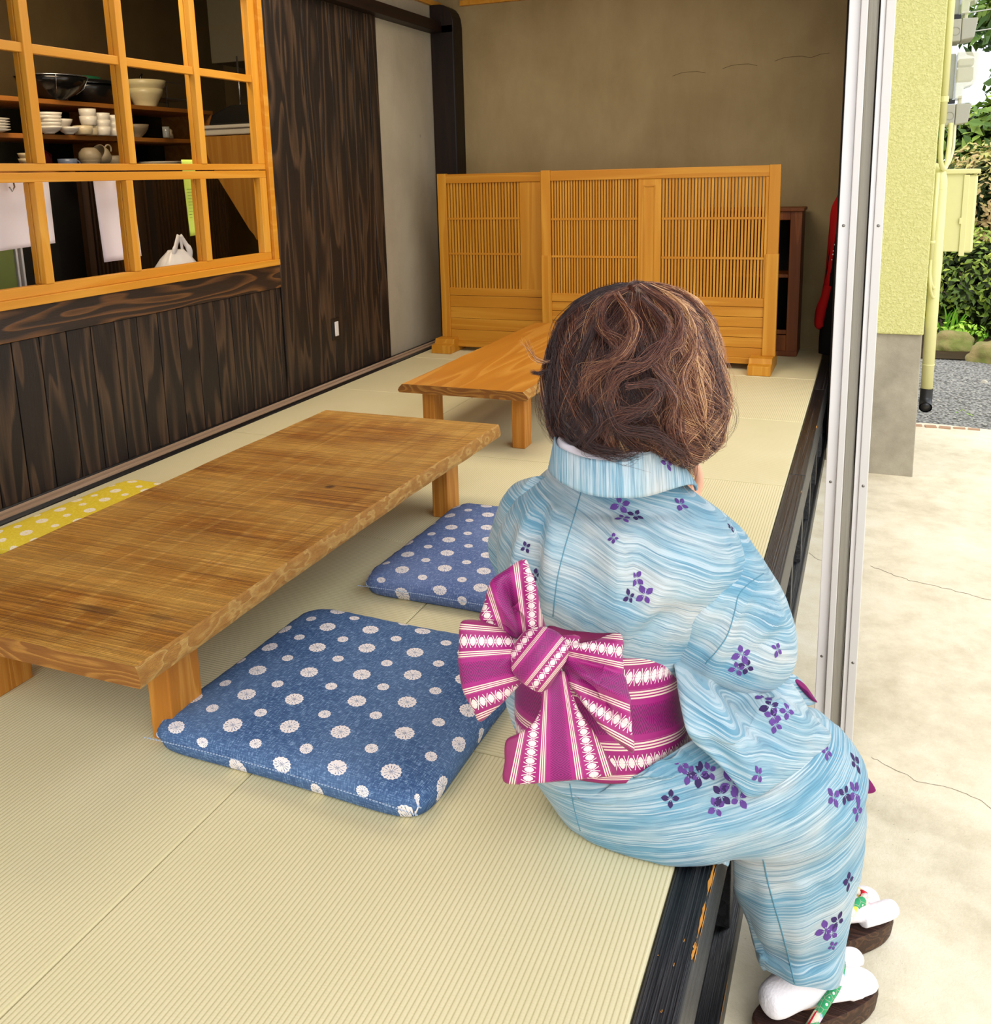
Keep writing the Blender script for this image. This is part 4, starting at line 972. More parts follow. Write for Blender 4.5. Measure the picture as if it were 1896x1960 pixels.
# main panel
t = thing('lattice_screen', 'wide main panel of the honey wooden lattice screen with a centre boss', 'screen', (-.9, 3.68, 0), 'lattice screens')
YB = 3.68
mbox(t, 'post', (-1.555, YB-.018, .075), (-1.498, YB+.018, 1.108), S_f)
mbox(t, 'post', (-.283, YB-.018, .085), (-.224, YB+.018, 1.108), S_f)
mbox(t, 'post_foot_sleeve', (-1.557, YB-.021, .03), (-1.496, YB+.021, .62), S_f); mbox(t, 'post_foot_sleeve', (-.290, YB-.021, .085), (-.221, YB+.021, .64), S_f)
mbox(t, 'top_rail', (-1.498, YB-.016, 1.048), (-.283, YB+.016, 1.105), S_h)
mbox(t, 'centre_stile', (-.985, YB-.012, .40), (-.855, YB+.012, 1.048), S_f)
b = MB()
for a, c in (((-.952, .455), (-.946, 1.012)), ((-.894, .455), (-.888, 1.012))): b.box((a[0], YB-.017, a[1]), (c[0], YB-.010, c[1]))
b.box((-.952, YB-.017, 1.006), (-.888, YB-.010, 1.013)); b.box((-.952, YB-.017, .45), (-.888, YB-.010, .457)); b.build('boss_moulding', S_f, t, bevel=.002)
mbox(t, 'middle_rail', (-1.498, YB-.013, .352), (-.283, YB+.013, .40), S_h)
for i in range(5): mbox(t, 'board', (-1.498, YB-.009-(.002 if i % 2 else 0), .07+i*.0565), (-.283, YB+.008, .07+(i+1)*.0565-.002), S_h, .002)
mbox(t, 'bottom_rail', (-1.498, YB-.015, .035), (-.283, YB+.015, .07), S_h)
lattice(t, -1.495, -.988, .40, 1.048, YB, 31, (.83, .615))
lattice(t, -.852, -.300, .40, 1.048, YB, 31, (.83, .615))
mbox(t, 'thin_stile', (-.300, YB-.012, .40), (-.283, YB+.012, 1.048), S_f)
foot(t, -.350, -.228, 3.525, 3.86)
# bookcase behind
t = thing('narrow_bookcase', 'narrow dark wooden shelf unit behind the right end of the screen', 'bookcase', (-.25, 4.25, 0))
Bk = wood('reddish_brown_cabinet_wood', H('#5E2C0C'), H('#8A4A16'), H('#A8622A'), 'z', L=.5, W=9, rings=6, line=.4, fine=.4, rough=.5)
mbox(t, 'side_panel', (-.205, 4.12, 0.001), (-.140, 4.36, .845), Bk); mbox(t, 'side_panel', (-.72, 4.12, 0.001), (-.66, 4.36, .845), Bk)
mbox(t, 'top_board', (-.725, 4.105, .845), (-.130, 4.365, .862), Bk); mbox(t, 'face_rail', (-.66, 4.12, .795), (-.205, 4.14, .845), Bk)
mbox(t, 'shelf_board', (-.66, 4.13, .462), (-.205, 4.34, .482), Bk); mbox(t, 'drawer_front', (-.66, 4.12, .03), (-.205, 4.14, .125), Bk)
mbox(t, 'face_rail', (-.66, 4.125, .13), (-.205, 4.145, .155), Bk); mbox(t, 'back_board', (-.66, 4.345, 0.001), (-.205, 4.36, .845), M['void'])
mbox(t, 'plinth_board', (-.72, 4.115, 0.001), (-.14, 4.135, .03), Bk)
# ================================================================== THE SEATED WOMAN
def kimono_mat(nm, tilt=(0, 0, 1), flow=(1, 0, 0), warp=.03, wsc=3, freq=330, blotch=1.0, cres=None):
    """fine hand-woven streaks lying across the tilt direction, in broken blue and white"""
    m = NT(nm, .75, .2)
    v = m.obj()
    wv = m.noise(v, wsc, 3, .5, 0, 'Color')
    sc_ = m.new('ShaderNodeVectorMath', operation='SCALE'); m.l(wv, sc_.inputs[0]); sc_.inputs['Scale'].default_value = warp
    ad = m.new('ShaderNodeVectorMath', operation='ADD'); m.l(v, ad.inputs[0]); m.l(sc_.outputs[0], ad.inputs[1])
    def dot(vec):
        d = m.new('ShaderNodeVectorMath', operation='DOT_PRODUCT'); m.l(ad.outputs[0], d.inputs[0]); d.inputs[1].default_value = vec; return d.outputs['Value']
    s = m.attr('stripe') if cres else dot(tilt)
    if cres: s = m.math('ADD', s, m.math('MULTIPLY', m.sep(wv)[2], warp))
    f = dot(flow); g = dot(Vector(tilt).cross(Vector(flow)))
    q = m.comb(m.math('MULTIPLY', s, freq), m.math('MULTIPLY', f, 5), m.math('MULTIPLY', g, 5))
    # each weft thread its own broken run of colour
    ln_ = m.math('FLOOR', m.math('DIVIDE', s, .0019))
    n1 = m.noise(m.comb(m.math('MULTIPLY', ln_, 5.37), m.math('MULTIPLY', f, 5), m.math('MULTIPLY', g, 5)), 1.0, 2, .55)
    q1 = m.comb(m.math('MULTIPLY', s, freq*2.6), m.math('MULTIPLY', f, 22), m.math('MULTIPLY', g, 22))
    n2 = m.noise(q1, 1.0, 2, .6)
    q2 = m.comb(m.math('MULTIPLY', s, 14), m.math('MULTIPLY', f, 4.5), m.math('MULTIPLY', g, 4.5))
    n3 = m.noise(q2, 1.0, 3, .55)
    base = m.ramp(n3, [(.28, H('#548AA4')), (.43, H('#6E9BB0')), (.56, H('#93ACB6')), (.70, H('#B2B6B4'))])
    c = m.mix(m.math('MULTIPLY', m.ramp(n1, [(.50, K1), (.60, W1)]), .55), base, H('#C4CED2'))
    c = m.mix(m.math('MULTIPLY', m.ramp(n1, [(.36, W1), (.46, K1)]), .5), c, H('#4A7890'))
    c = m.mix(m.math('MULTIPLY', m.ramp(n2, [(.36, W1), (.48, K1)]), .35), c, H('#3A6480'))
    m.col(c); m.bump(m.math('ADD', n1, m.math('MULTIPLY', n2, .5)), .25, .0012)
    m.b.inputs['Sheen Weight'].default_value = .15
    return m.m
KT = kimono_mat('kimono_back_cloth', (.38, .14, 1), (.92, .39, 0), .007, 4)
KS = kimono_mat('kimono_skirt_cloth', (-.20, -.12, 1), (.8, .6, 0), .012, 5)
KSL = kimono_mat('kimono_sleeve_cloth', (.46, .18, 1), (.8, .6, 0), .010, 5)
KC = kimono_mat('kimono_collar_cloth', (.95, .3, 0), (0, 0, 1), .004, 3)
petal_a = plain('purple_printed_petal', H('#5E3F86'), .75, .2, var=.35, scale=70)
petal_b = plain('dark_plum_printed_petal', H('#382857'), .75, .2, var=.35, scale=70)
petal_c = plain('pale_flower_heart', H('#B9C4DA'), .75, .2)
seam_m = plain('blue_seam_line', H('#5A8CA0'), .8, .2)
lining = plain('magenta_lining', H('#7A1F5C'), .7, .2)
wcol = plain('white_collar_cloth', H('#E9E6EE'), .7, .2, var=.02)
skin = NT('skin', .5, .4); skin.b.inputs['Base Color'].default_value = H('#E3AC8C'); skin.b.inputs['Subsurface Weight'].default_value = .15; skin.b.inputs['Subsurface Radius'].default_value = (.02, .008, .004); skin = skin.m
sockm = plain('white_cotton_sock', H('#EDE8EC'), .85, .15, var=.02, scale=200, bump=.3)

woman = thing('person', 'person in a pale blue kimono with a magenta sash sitting on the platform edge', 'person', (-.05, -.02, 0))

def ring(L, R_, b, tang=None, bv=None, pw=1.0):
    """cross-section between two silhouette points (u, v, depth), half depth b"""
    l, r = P(*L), P(*R_); c = (l+r)/2; A = (r-l)/2
    return dict(c=c, A=A, b=b, bv=bv, pw=pw)
def loft(rings, nu=64, sub=8, flip=False):
    """smooth tube through the cross-sections -> grid of points [row][col]"""
    n = len(rings)
    for i, r in enumerate(rings):
        if r['bv'] is None:
            t = (rings[min(i+1, n-1)]['c']-rings[max(i-1, 0)]['c']).normalized()
            r['B'] = t.cross(r['A']).normalized()*r['b']
            if r['B'].dot(VN) < 0 and not flip: r['B'] = -r['B']
        else: r['B'] = Vector(r['bv']).normalized()*r['b']
    cs = spline([r['c'] for r in rings], sub); As = spline([r['A'] for r in rings], sub); Bs = spline([r['B'] for r in rings], sub)
    pws = spline([Vector((r['pw'], 0, 0)) for r in rings], sub)
    G = []
    for c, A, B, pw in zip(cs, As, Bs, pws):
        row = []
        for k in range(nu):
            w = 2*pi*k/nu; cw, sw_ = cos(w), sin(w); e = pw.x
            row.append(c+A*(abs(cw)**e*(1 if cw >= 0 else -1))+B*(abs(sw_)**e*(1 if sw_ >= 0 else -1)))
        G.append(row)
    return G
def grid_mesh(b, G, mi=0, caps=(True, True), uvf=None):
    nu = len(G[0]); V = [p for row in G for p in row]; F = []
    for j in range(len(G)-1):
        for k in range(nu): F.append((j*nu+k, j*nu+(k+1) % nu, (j+1)*nu+(k+1) % nu, (j+1)*nu+k))
    if caps[0]: F.append(tuple(range(nu))[::-1])
    if caps[1]: F.append(tuple(range((len(G)-1)*nu, len(G)*nu)))
    b.add(V, F, mi); return b
def displace(b, fn):
    """move each vertex along its normal by fn(point, (u, v))"""
    me = bpy.data.meshes.new('tmp'); me.from_pydata(b.v, [], b.f); me.update()
    out = []
    for v in me.vertices:
        n = v.normal; d = fn(v.co, PX(v.co), n); out.append(tuple(v.co+n*d))
    b.v = out; bpy.data.meshes.remove(me)
def smst(a, b_, x):
    t = min(1, max(0, (x-a)/(b_-a))); return t*t*(3-2*t)
def fold(p0, p1, amp, wid, taper=True):
    """a cloth ridge running between two seen points"""
    ax, ay = p0; bx, by = p1; L2 = (bx-ax)**2+(by-ay)**2
    def f(u, v):
        t = ((u-ax)*(bx-ax)+(v-ay)*(by-ay))/L2
        tt = min(1, max(0, t)); d = math.hypot(u-ax-(bx-ax)*tt, v-ay-(by-ay)*tt)
        k = sin(pi*min(1, max(0, .08+.84*t))) if taper else 1
        return amp*k*math.exp(-(d/wid)**2)
    return f
def add_flowers(b, lst, mats0, size_d=1.5):
    """print four-petalled flowers on the cloth: petals follow the surface"""
    bv = BVHTree.FromPolygons([Vector(v) for v in b.v], b.f)
    rnd = random.Random(4)
    for (u, v, s, kind) in lst:
        d = (P(u, v, 1)-CAM).normalized()
        hit, nrm, idx, dist = bv.ray_cast(CAM, d)
        if hit is None: continue
        if nrm.dot(d) > 0: nrm = -nrm
        R_ = s*1.15*dist/F_PX
        tu = (rt-nrm*rt.dot(nrm)).normalized(); tv = nrm.cross(tu)
        a0 = rnd.uniform(0, pi/2)
        def place(x, y, off):
            q = hit+tu*x+tv*y
            co, nn, ii, dd = bv.find_nearest(q)
            if nn.dot(d) > 0: nn = -nn
            return co+nn*off
        for k in range(4):
            a = a0+k*pi/2+rnd.uniform(-.18, .18); r = R_*rnd.uniform(.85, 1.1); w_ = .30*r
            prof = [(.12, .05), (.30, .62), (.52, .98), (.72, .9), (.88, .5), (1.0, .04)]
            V = []
            for t, w1 in prof:
                for sgn in (-1, 0, 1):
                    x = t*r; y = sgn*w1*w_
                    V.append(place(x*cos(a)-y*sin(a), x*sin(a)+y*cos(a), .0007))
            F = []
            for j in range(5):
                for i in range(2): F.append((j*3+i, j*3+i+1, (j+1)*3+i+1, (j+1)*3+i))
            b.add(V, F, mats0+(0 if kind == 0 else 1))
            # pale veins at the heart
            V = [place(.04*r*cos(a), .04*r*sin(a), .001), place(.30*r*cos(a)-.02*r*sin(a), .30*r*sin(a)+.02*r*cos(a), .001), place(.30*r*cos(a)+.02*r*sin(a), .30*r*sin(a)-.02*r*cos(a), .001)]
            b.add(V, [(0, 1, 2)], mats0+2)
def add_seam(b, pts, mi, w=.0009):
    bv = BVHTree.FromPolygons([Vector(v) for v in b.v], b.f)
    path = []
    for q in spline([(p[0], p[1], 0) for p in pts], 8):
        d = (P(q.x, q.y, 1)-CAM).normalized(); hit, nrm, i, ds = bv.ray_cast(CAM, d)
        if hit is not None: path.append(hit-d*.0004)
    if len(path) > 2: b.tube(path, w, 5, mi)
def fix_mi(b, o): pass

# ---------------- bodice (upper kimono with the bloused back)
rg = [ring((1010, 1400, 1.60), (1320, 1410, 1.60), .115), ring((985, 1300, 1.585), (1305, 1320, 1.585), .115), ring((985, 1225, 1.58), (1318, 1245, 1.585), .115),
      ring((968, 1160, 1.58), (1372, 1185, 1.60), .150), ring((952, 1085, 1.58), (1420, 1095, 1.61), .165), ring((955, 1020, 1.585), (1412, 1030, 1.615), .158),
      ring((985, 965, 1.59), (1372, 972, 1.61), .128), ring((1030, 928, 1.585), (1322, 936, 1.60), .100), ring((1062, 905, 1.575), (1296, 912, 1.585), .082), ring((1080, 890, 1.57), (1278, 895, 1.58), .072)]
b = MB(); G = loft(rg, 96, 10, False); grid_mesh(b, G)
fl = [fold((1180, 1010), (1190, 1215), .010, 26), fold((1240, 1000), (1185, 1200), -.007, 22), fold((1060, 960), (1050, 1180), .009, 20), fold((1020, 980), (985, 1140), .010, 17), fold((1040, 970), (1015, 1130), -.009, 13),
      fold((1290, 1090), (1190, 1215), .008, 24), fold((1350, 1150), (1200, 1225), -.006, 20), fold((1390, 1050), (1300, 1180), .006, 30), fold((1120, 1000), (1110, 1190), -.004, 24), fold((1150, 1180), (1110, 1100), .004, 12)]
def dfn(p, uv, n):
    near = 1 if n.dot(fwd) < .2 else 0
    d = 2.2*sum(f(*uv) for f in fl)*near
    d += .0045*noise.noise(Vector((p.x*9, p.y*9, p.z*7)))+.0018*noise.noise(Vector((p.x*30, p.y*30, p.z*16)))
    # gathers above the sash
    g = smst(1130, 1200, uv[1])*(1-smst(1225, 1260, uv[1]))
    d += .0025*g*sin(uv[0]*.16+.02*uv[1])
    return d
displace(b, dfn)
bod_bvh = BVHTree.FromPolygons([Vector(v) for v in b.v], b.f)
add_flowers(b, [(1187, 966, 17, 0), (1192, 992, 14, 0), (1216, 987, 14, 1), (1302, 965, 16, 0), (1174, 1030, 11, 0), (1006, 1048, 11, 1), (1024, 1101, 12, 1),
                (1218, 1107, 15, 0), (1204, 1142, 13, 1), (1234, 1139, 16, 0), (1398, 1010, 9, 1)], 1)
add_seam(b, [(1112, 940), (1098, 990), (1080, 1050), (1066, 1110), (1058, 1180)], 4)
bod = b.build('kimono_bodice', [KT, petal_a, petal_b, petal_c, seam_m], woman, smooth=True)

# ---------------- right sleeve: shoulder, elbow and the hanging bag
rg = [ring((1270, 1000, 1.60), (1215, 1190, 1.58), .09, bv=VN), ring((1345, 962, 1.60), (1262, 1245, 1.575), .105, bv=VN), ring((1405, 1000, 1.605), (1305, 1278, 1.575), .112, bv=VN), ring((1448, 1055, 1.61), (1352, 1298, 1.575), .110, bv=VN),
      ring((1484, 1110, 1.615), (1405, 1314, 1.58), .098, bv=VN), ring((1507, 1160, 1.62), (1447, 1314, 1.59), .078, bv=VN), ring((1515, 1200, 1.625), (1481, 1290, 1.605), .055, bv=VN), ring((1511, 1222, 1.63), (1495, 1265, 1.62), .02, bv=VN)]
b = MB(); G = loft(rg, 80, 9); grid_mesh(b, G)
fl2 = [fold((1455, 1105), (1352, 1268), .004, 10), fold((1470, 1150), (1380, 1290), -.005, 20), fold((1400, 1110), (1300, 1220), .008, 26), fold((1370, 1080), (1270, 1190), -.006, 22), fold((1500, 1180), (1440, 1215), .006, 14), fold((1500, 1215), (1430, 1260), -.005, 12), fold((1440, 1180), (1500, 1150), .004, 9), fold((1420, 1200), (1350, 1290), .005, 18)]
displace(b, lambda p, uv, n: (2.2*sum(f(*uv) for f in fl2) if n.dot(fwd) < .2 else 0)+.004*noise.noise(Vector((p.x*10, p.y*10, p.z*9)))+.0015*noise.noise(p*34))
add_flowers(b, [(1419, 1252, 17, 0), (1410, 1280, 13, 0), (1428, 1276, 13, 1), (1487, 1243, 13, 0)], 1)
add_seam(b, [(1461, 1098), (1432, 1118), (1413, 1140), (1406, 1170), (1392, 1215), (1372, 1245), (1350, 1270)], 4)
b.build('upper_sleeve', [KSL, petal_a, petal_b, petal_c, seam_m], woman, smooth=True)

def pillow(b, outline, hf, hb, mi=0, sub=6, rings_=14, cen=None, nrm=None, uvf=None, pwr=.5, edge=.003):
    """soft flat bag from an outline of (u, v, depth); bulges hf towards the viewer side and hb away"""
    O = spline([P(*o) for o in outline], sub, True); n = len(O)
    C = P(*cen) if cen else sum(O, Vector())/n
    nr = Vector(nrm).normalized() if nrm else -fwd
    base = len(b.v)
    for side, h in ((1, hf), (-1, hb)):
        V = []
        for j in range(rings_+1):
            t = 1-j/rings_
            for p in O:
                q = C+(p-C)*t; e = (1-t*t)
                V.append(q+nr*side*(edge*.5+h*e**pwr))
        F = []
        for j in range(rings_):
            for k in range(n):
                f = (j*n+k, j*n+(k+1) % n, (j+1)*n+(k+1) % n, (j+1)*n+k)
                F.append(f if side < 0 else f[::-1])
        uv = [uvf(p) for p in V] if uvf else None
        b.add(V, F, mi, uv)
    m_ = n*(rings_+1)
    b.f += [[base+k, base+(k+1) % n, base+m_+(k+1) % n, base+m_+k] for k in range(n)]; b.mi += [mi]*n
    return b
b = MB()
pillow(b, [(1290, 1245, 1.53), (1360, 1250, 1.56), (1440, 1262, 1.58), (1480, 1275, 1.58), (1520, 1318, 1.57), (1556, 1372, 1.55), (1590, 1405, 1.55), (1572, 1445, 1.52), (1510, 1488, 1.475), (1440, 1526, 1.43), (1405, 1500, 1.425), (1368, 1455, 1.42), (1330, 1420, 1.415), (1312, 1392, 1.41), (1302, 1330, 1.45)], .020, .05, rings_=22, cen=(1425, 1400, 1.462), pwr=.6)
fl3 = [fold((1370, 1300), (1460, 1350), -.012, 22), fold((1320, 1300), (1400, 1420), .009, 24), fold((1440, 1330), (1550, 1400), .012, 20), fold((1400, 1340), (1500, 1440), -.009, 20), fold((1380, 1400), (1450, 1500), .008, 20), fold((1460, 1310), (1480, 1340), -.010, 14), fold((1340, 1380), (1400, 1470), -.005, 12)]
displace(b, lambda p, uv, n: (1.7*sum(f(*uv) for f in fl3) if n.dot(fwd) < .2 else 0)+.0035*noise.noise(Vector((p.x*12, p.y*12, p.z*10)))+.0012*noise.noise(p*36))
add_flowers(b, [(1462, 1336, 16, 0), (1474, 1352, 17, 1), (1479, 1370, 14, 0), (1483, 1387, 13, 0), (1506, 1361, 14, 0), (1451, 1483, 15, 0), (1460, 1309, 12, 0)], 1)
b.build('sleeve_bag', [KSL, petal_a, petal_b, petal_c], woman, smooth=True)
# open cuff of the far sleeve with its lining
b = MB(); pillow(b, [(1468, 1285, 1.64), (1500, 1285, 1.66), (1528, 1297, 1.68), (1545, 1318, 1.69), (1562, 1342, 1.69), (1540, 1350, 1.66), (1505, 1330, 1.63)], .008, .03, cen=(1510, 1315, 1.66)); 
b.build('sleeve_cuff', [KSL], woman, smooth=True)
b = MB(); pillow(b, [(1525, 1300, 1.67), (1540, 1310, 1.672), (1556, 1332, 1.68), (1563, 1344, 1.68), (1548, 1336, 1.672), (1522, 1306, 1.665)], .004, .003, cen=(1544, 1322, 1.665)); b.build('cuff_lining', [lining], woman, smooth=True)
b = MB(); pillow(b, [(1652, 1484, 1.68), (1662, 1490, 1.68), (1675, 1513, 1.68), (1655, 1516, 1.68)], .002, .004, cen=(1660, 1502, 1.68)); b.build('skirt_lining', [lining], woman, smooth=True)

# ---------------- left sleeve, mostly in front of her
rg = [ring((1000, 965, 1.60), (1100, 1010, 1.60), .07, bv=(0, 0, 1)), ring((962, 1005, 1.64), (1060, 1050, 1.64), .09, bv=(-.2, .3, 1)), ring((948, 1060, 1.69), (1040, 1110, 1.68), .09, bv=(-.4, .3, .8)), ring((950, 1095, 1.73), (1040, 1150, 1.73), .08, bv=(-.4, 0, .8)), ring((985, 1120, 1.80), (1060, 1150, 1.80), .06, bv=(-.4, 0, .8)), ring((1040, 1080, 1.86), (1090, 1110, 1.86), .045, bv=(-.4, 0, .8))]
b = MB(); G = loft(rg, 56, 8); grid_mesh(b, G)
displace(b, lambda p, uv, n: .005*noise.noise(Vector((p.x*11, p.y*11, p.z*9)))+.002*noise.noise(p*30))
b.build('far_sleeve', [KSL], woman, smooth=True)
b = MB(); pillow(b, [(968, 1330, 1.60), (1000, 1290, 1.60), (1045, 1290, 1.60), (1060, 1360, 1.60), (1030, 1400, 1.60), (992, 1402, 1.60), (975, 1370, 1.60)], .012, .02, cen=(1010, 1345, 1.60)); b.build('sleeve_bag', [KSL], woman, smooth=True)
# forearm sleeves raised in front of the chest
rg = [ring((1400, 1200, 1.66), (1470, 1240, 1.66), .06, bv=(0, .2, 1)), ring((1390, 1100, 1.74), (1450, 1140, 1.74), .06, bv=(0, .2, 1)), ring((1330, 1010, 1.80), (1390, 1040, 1.80), .045, bv=(0, .2, 1)), ring((1310, 960, 1.82), (1350, 985, 1.82), .032, bv=(0, .2, 1))]
b = MB(); grid_mesh(b, loft(rg, 40, 8)); b.build('forearm_sleeve', [KSL], woman, smooth=True)

# ---------------- skirt: hips, lap, knees, shins
rg = [ring((1000, 1398, 1.60), (1325, 1405, 1.60), .125), ring((1003, 1440, 1.60), (1366, 1405, 1.61), .140), ring((1030, 1500, 1.605), (1400, 1390, 1.63), .155), ring((1094, 1588, 1.545), (1436, 1380, 1.66), .160),
      ring((1190, 1643, 1.50), (1478, 1372, 1.68), .150), ring((1290, 1668, 1.475), (1518, 1374, 1.69), .138), ring((1375, 1655, 1.475), (1560, 1374, 1.70), .126), ring((1408, 1640, 1.51), (1602, 1408, 1.70), .118),
      ring((1400, 1655, 1.54), (1615, 1480, 1.69), .110), ring((1410, 1690, 1.55), (1624, 1545, 1.68), .100), ring((1424, 1732, 1.565), (1622, 1625, 1.67), .090), ring((1441, 1778, 1.58), (1610, 1705, 1.66), .082),
      ring((1468, 1820, 1.59), (1596, 1775, 1.655), .072), ring((1476, 1850, 1.575), (1588, 1822, 1.65), .070), ring((1484, 1868, 1.575), (1580, 1848, 1.645), .066)]
b = MB(); G = loft(rg, 112, 9)
G2 = [[q.copy() for q in r] for r in G]
grid_mesh(b, G, caps=(True, False))
fl4 = []
cx0, cy0 = 1385, 1478
for a, L_, am, w_ in ((176, 90, -.004, 12), (154, 250, .006, 13), (140, 240, -.005, 14), (125, 190, .006, 13), (108, 150, -.007, 10), (96, 120, .008, 8), (84, 110, -.008, 8), (70, 110, .008, 9), (100, 60, .003, 9)):
    fl4.append(fold((cx0+14*cos(radians(a)), cy0+14*sin(radians(a))), (cx0+L_*cos(radians(a)), cy0+L_*sin(radians(a))), am*1.5, w_*.8))
fl4 += [fold((1150, 1470), (1340, 1490), .005, 13), fold((1150, 1500), (1350, 1515), -.005, 13), fold((1240, 1435), (1370, 1462), .005, 12), fold((1400, 1640), (1630, 1470), .010, 16), fold((1420, 1665), (1640, 1510), -.010, 16), fold((1440, 1640), (1462, 1690), .012, 9), fold((1466, 1650), (1480, 1700), -.010, 10), fold((1462, 1640), (1524, 1905), .011, 12), fold((1430, 1680), (1490, 1880), -.010, 16), fold((1440, 1640), (1500, 1720), -.008, 8),
        fold((1540, 1600), (1560, 1700), .007, 22), fold((1600, 1560), (1540, 1720), -.006, 22), fold((1640, 1490), (1600, 1640), .007, 18), fold((1560, 1440), (1650, 1450), .006, 8), fold((1570, 1360), (1640, 1450), .006, 16), fold((1090, 1510), (1120, 1600), .003, 12)]
def dsk(p, uv, n):
    near = 1 if n.dot(fwd) < .25 else 0
    d = 2.0*sum(f(*uv) for f in fl4)*near + .004*noise.noise(Vector((p.x*8, p.y*8, p.z*8)))+.0016*noise.noise(p*28)
    if uv[1] > 1690: d += .002*sin(uv[0]*.09+uv[1]*.01)
    return d
displace(b, dsk)
# cloth lies on the mat and clears the face of the platform
nv = []
for v in b.v:
    v = Vector(v)
    if v.x < .064: v.z = max(v.z, .004)
    elif v.z < -.005: v.x = max(v.x, .078)
    nv.append(tuple(v))
b.v = nv
sk_bvh = BVHTree.FromPolygons([Vector(v) for v in b.v], b.f)
add_flowers(b, [(1217, 1457, 15, 0), (1212, 1466, 11, 1), (1303, 1461, 13, 0), (1318, 1482, 15, 0), (1337, 1483, 19, 1), (1357, 1477, 14, 0), (1283, 1529, 14, 1), (1380, 1522, 18, 1), (1399, 1500, 20, 0), (1371, 1546, 14, 0), (1414, 1528, 16, 0), (1066, 1562, 10, 1),
                (1595, 1526, 17, 0), (1616, 1521, 16, 1), (1636, 1517, 18, 0), (1641, 1553, 16, 0), (1580, 1780, 17, 0), (1591, 1786, 12, 0), (1603, 1762, 14, 1), (1624, 1686, 14, 1), (1593, 1811, 9, 0), (1585, 1371, 13, 0), (1581, 1439, 12, 0), (1637, 1461, 16, 1)], 1)
add_seam(b, [(1460, 1645), (1472, 1700), (1492, 1770), (1508, 1830), (1526, 1906)], 4, .0012)
add_seam(b, [(1090, 1500), (1098, 1545), (1110, 1590)], 4)
sk = b.build('kimono_skirt', [KS, petal_a, petal_b, petal_c, seam_m], woman, smooth=True)

# ---------------- sash
def obi_mat(nm):
    m = NT(nm, .5, .4); u = m.sep(m.uv()); a, v = u[0], u[1]
    noi = m.noise(m.mapv(m.uv(), scl=(60, 10, 1)), 1, 3)
    bands = m.ramp(v, [(0, H('#7E1A4C')), (.10, H('#921A60')), (.42, H('#9E1272')), (.44, H('#8E1068')), (.56, H('#8E1068')), (.58, H('#9E1272')), (.88, H('#921A60')), (1, H('#7E1A4C'))])
    c = m.mix(.12, bands, m.mix(noi, H('#6A1048'), H('#D040A8')))
    def lines(lo, hi, n):
        inside = m.math('MULTIPLY', m.math('GREATER_THAN', v, lo), m.math('LESS_THAN', v, hi))
        s = m.math('GREATER_THAN', m.math('SINE', m.math('MULTIPLY', m.math('SUBTRACT', v, lo), 2*pi*n/(hi-lo))), -.15)
        return m.math('MULTIPLY', inside, s)
    L_ = m.math('MAXIMUM', m.math('MAXIMUM', lines(.055, .115, 3), lines(.305, .365, 3)), m.math('MAXIMUM', lines(.635, .695, 3), lines(.885, .945, 3)))
    c = m.mix(L_, c, H('#E9D3C0'))
    def flowers(cv, hw, pitch):
        y = m.math('DIVIDE', m.math('SUBTRACT', v, cv), hw)
        inside = m.math('LESS_THAN', m.math('ABSOLUTE', y), 1.0)
        fx = m.math('SUBTRACT', m.math('FRACT', m.math('DIVIDE', a, pitch)), .5)
        x2 = m.math('MULTIPLY', fx, 2)
        ax_, ay_ = m.math('ABSOLUTE', x2), m.math('ABSOLUTE', y)
        dia = m.math('ADD', m.math('POWER', ax_, 1.5), m.math('POWER', ay_, 1.5))
        blob = m.math('LESS_THAN', dia, .62)
        an = m.math('ARCTAN2', y, x2)
        sp = m.math('GREATER_THAN', m.math('ABSOLUTE', m.math('SINE', m.math('MULTIPLY', an, 4))), .14)
        blob = m.math('MULTIPLY', blob, sp)
        # lattice X between blooms
        xl = m.math('ABSOLUTE', m.math('SUBTRACT', m.math('ADD', ax_, m.math('MULTIPLY', ay_, .55)), 1.0))
        xx = m.math('MULTIPLY', m.math('LESS_THAN', xl, .09), m.math('GREATER_THAN', dia, .7))
        return m.math('MULTIPLY', inside, m.math('MAXIMUM', blob, xx))
    fl_ = m.math('MAXIMUM', flowers(.21, .062, .0155), flowers(.79, .062, .0155))
    c = m.mix(fl_, c, H('#EADBD4'))
    # dark woven figure in the centre
    y = m.math('DIVIDE', m.math('SUBTRACT', v, .5), .095); inside = m.math('LESS_THAN', m.math('ABSOLUTE', y), 1)
    zz = m.math('SINE', m.math('MULTIPLY', m.math('ADD', m.math('ABSOLUTE', m.math('MULTIPLY', y, 1.4)), m.math('MULTIPLY', m.math('ABSOLUTE', m.math('SUBTRACT', m.math('FRACT', m.math('DIVIDE', a, .026)), .5)), 3.0)), 13))
    c = m.mix(m.math('MULTIPLY', m.math('MULTIPLY', inside, m.math('GREATER_THAN', zz, .1)), .85), c, H('#600C50'))
    m.col(c); m.bump(m.noise(m.uv(), 350, 2), .1, .001)
    m.b.inputs['Sheen Weight'].default_value = .1
    return m.m
OB = obi_mat('magenta_sash_weave')
obd = plain('dark_wine_sash_inside', H('#6A1440'), .6, .3)
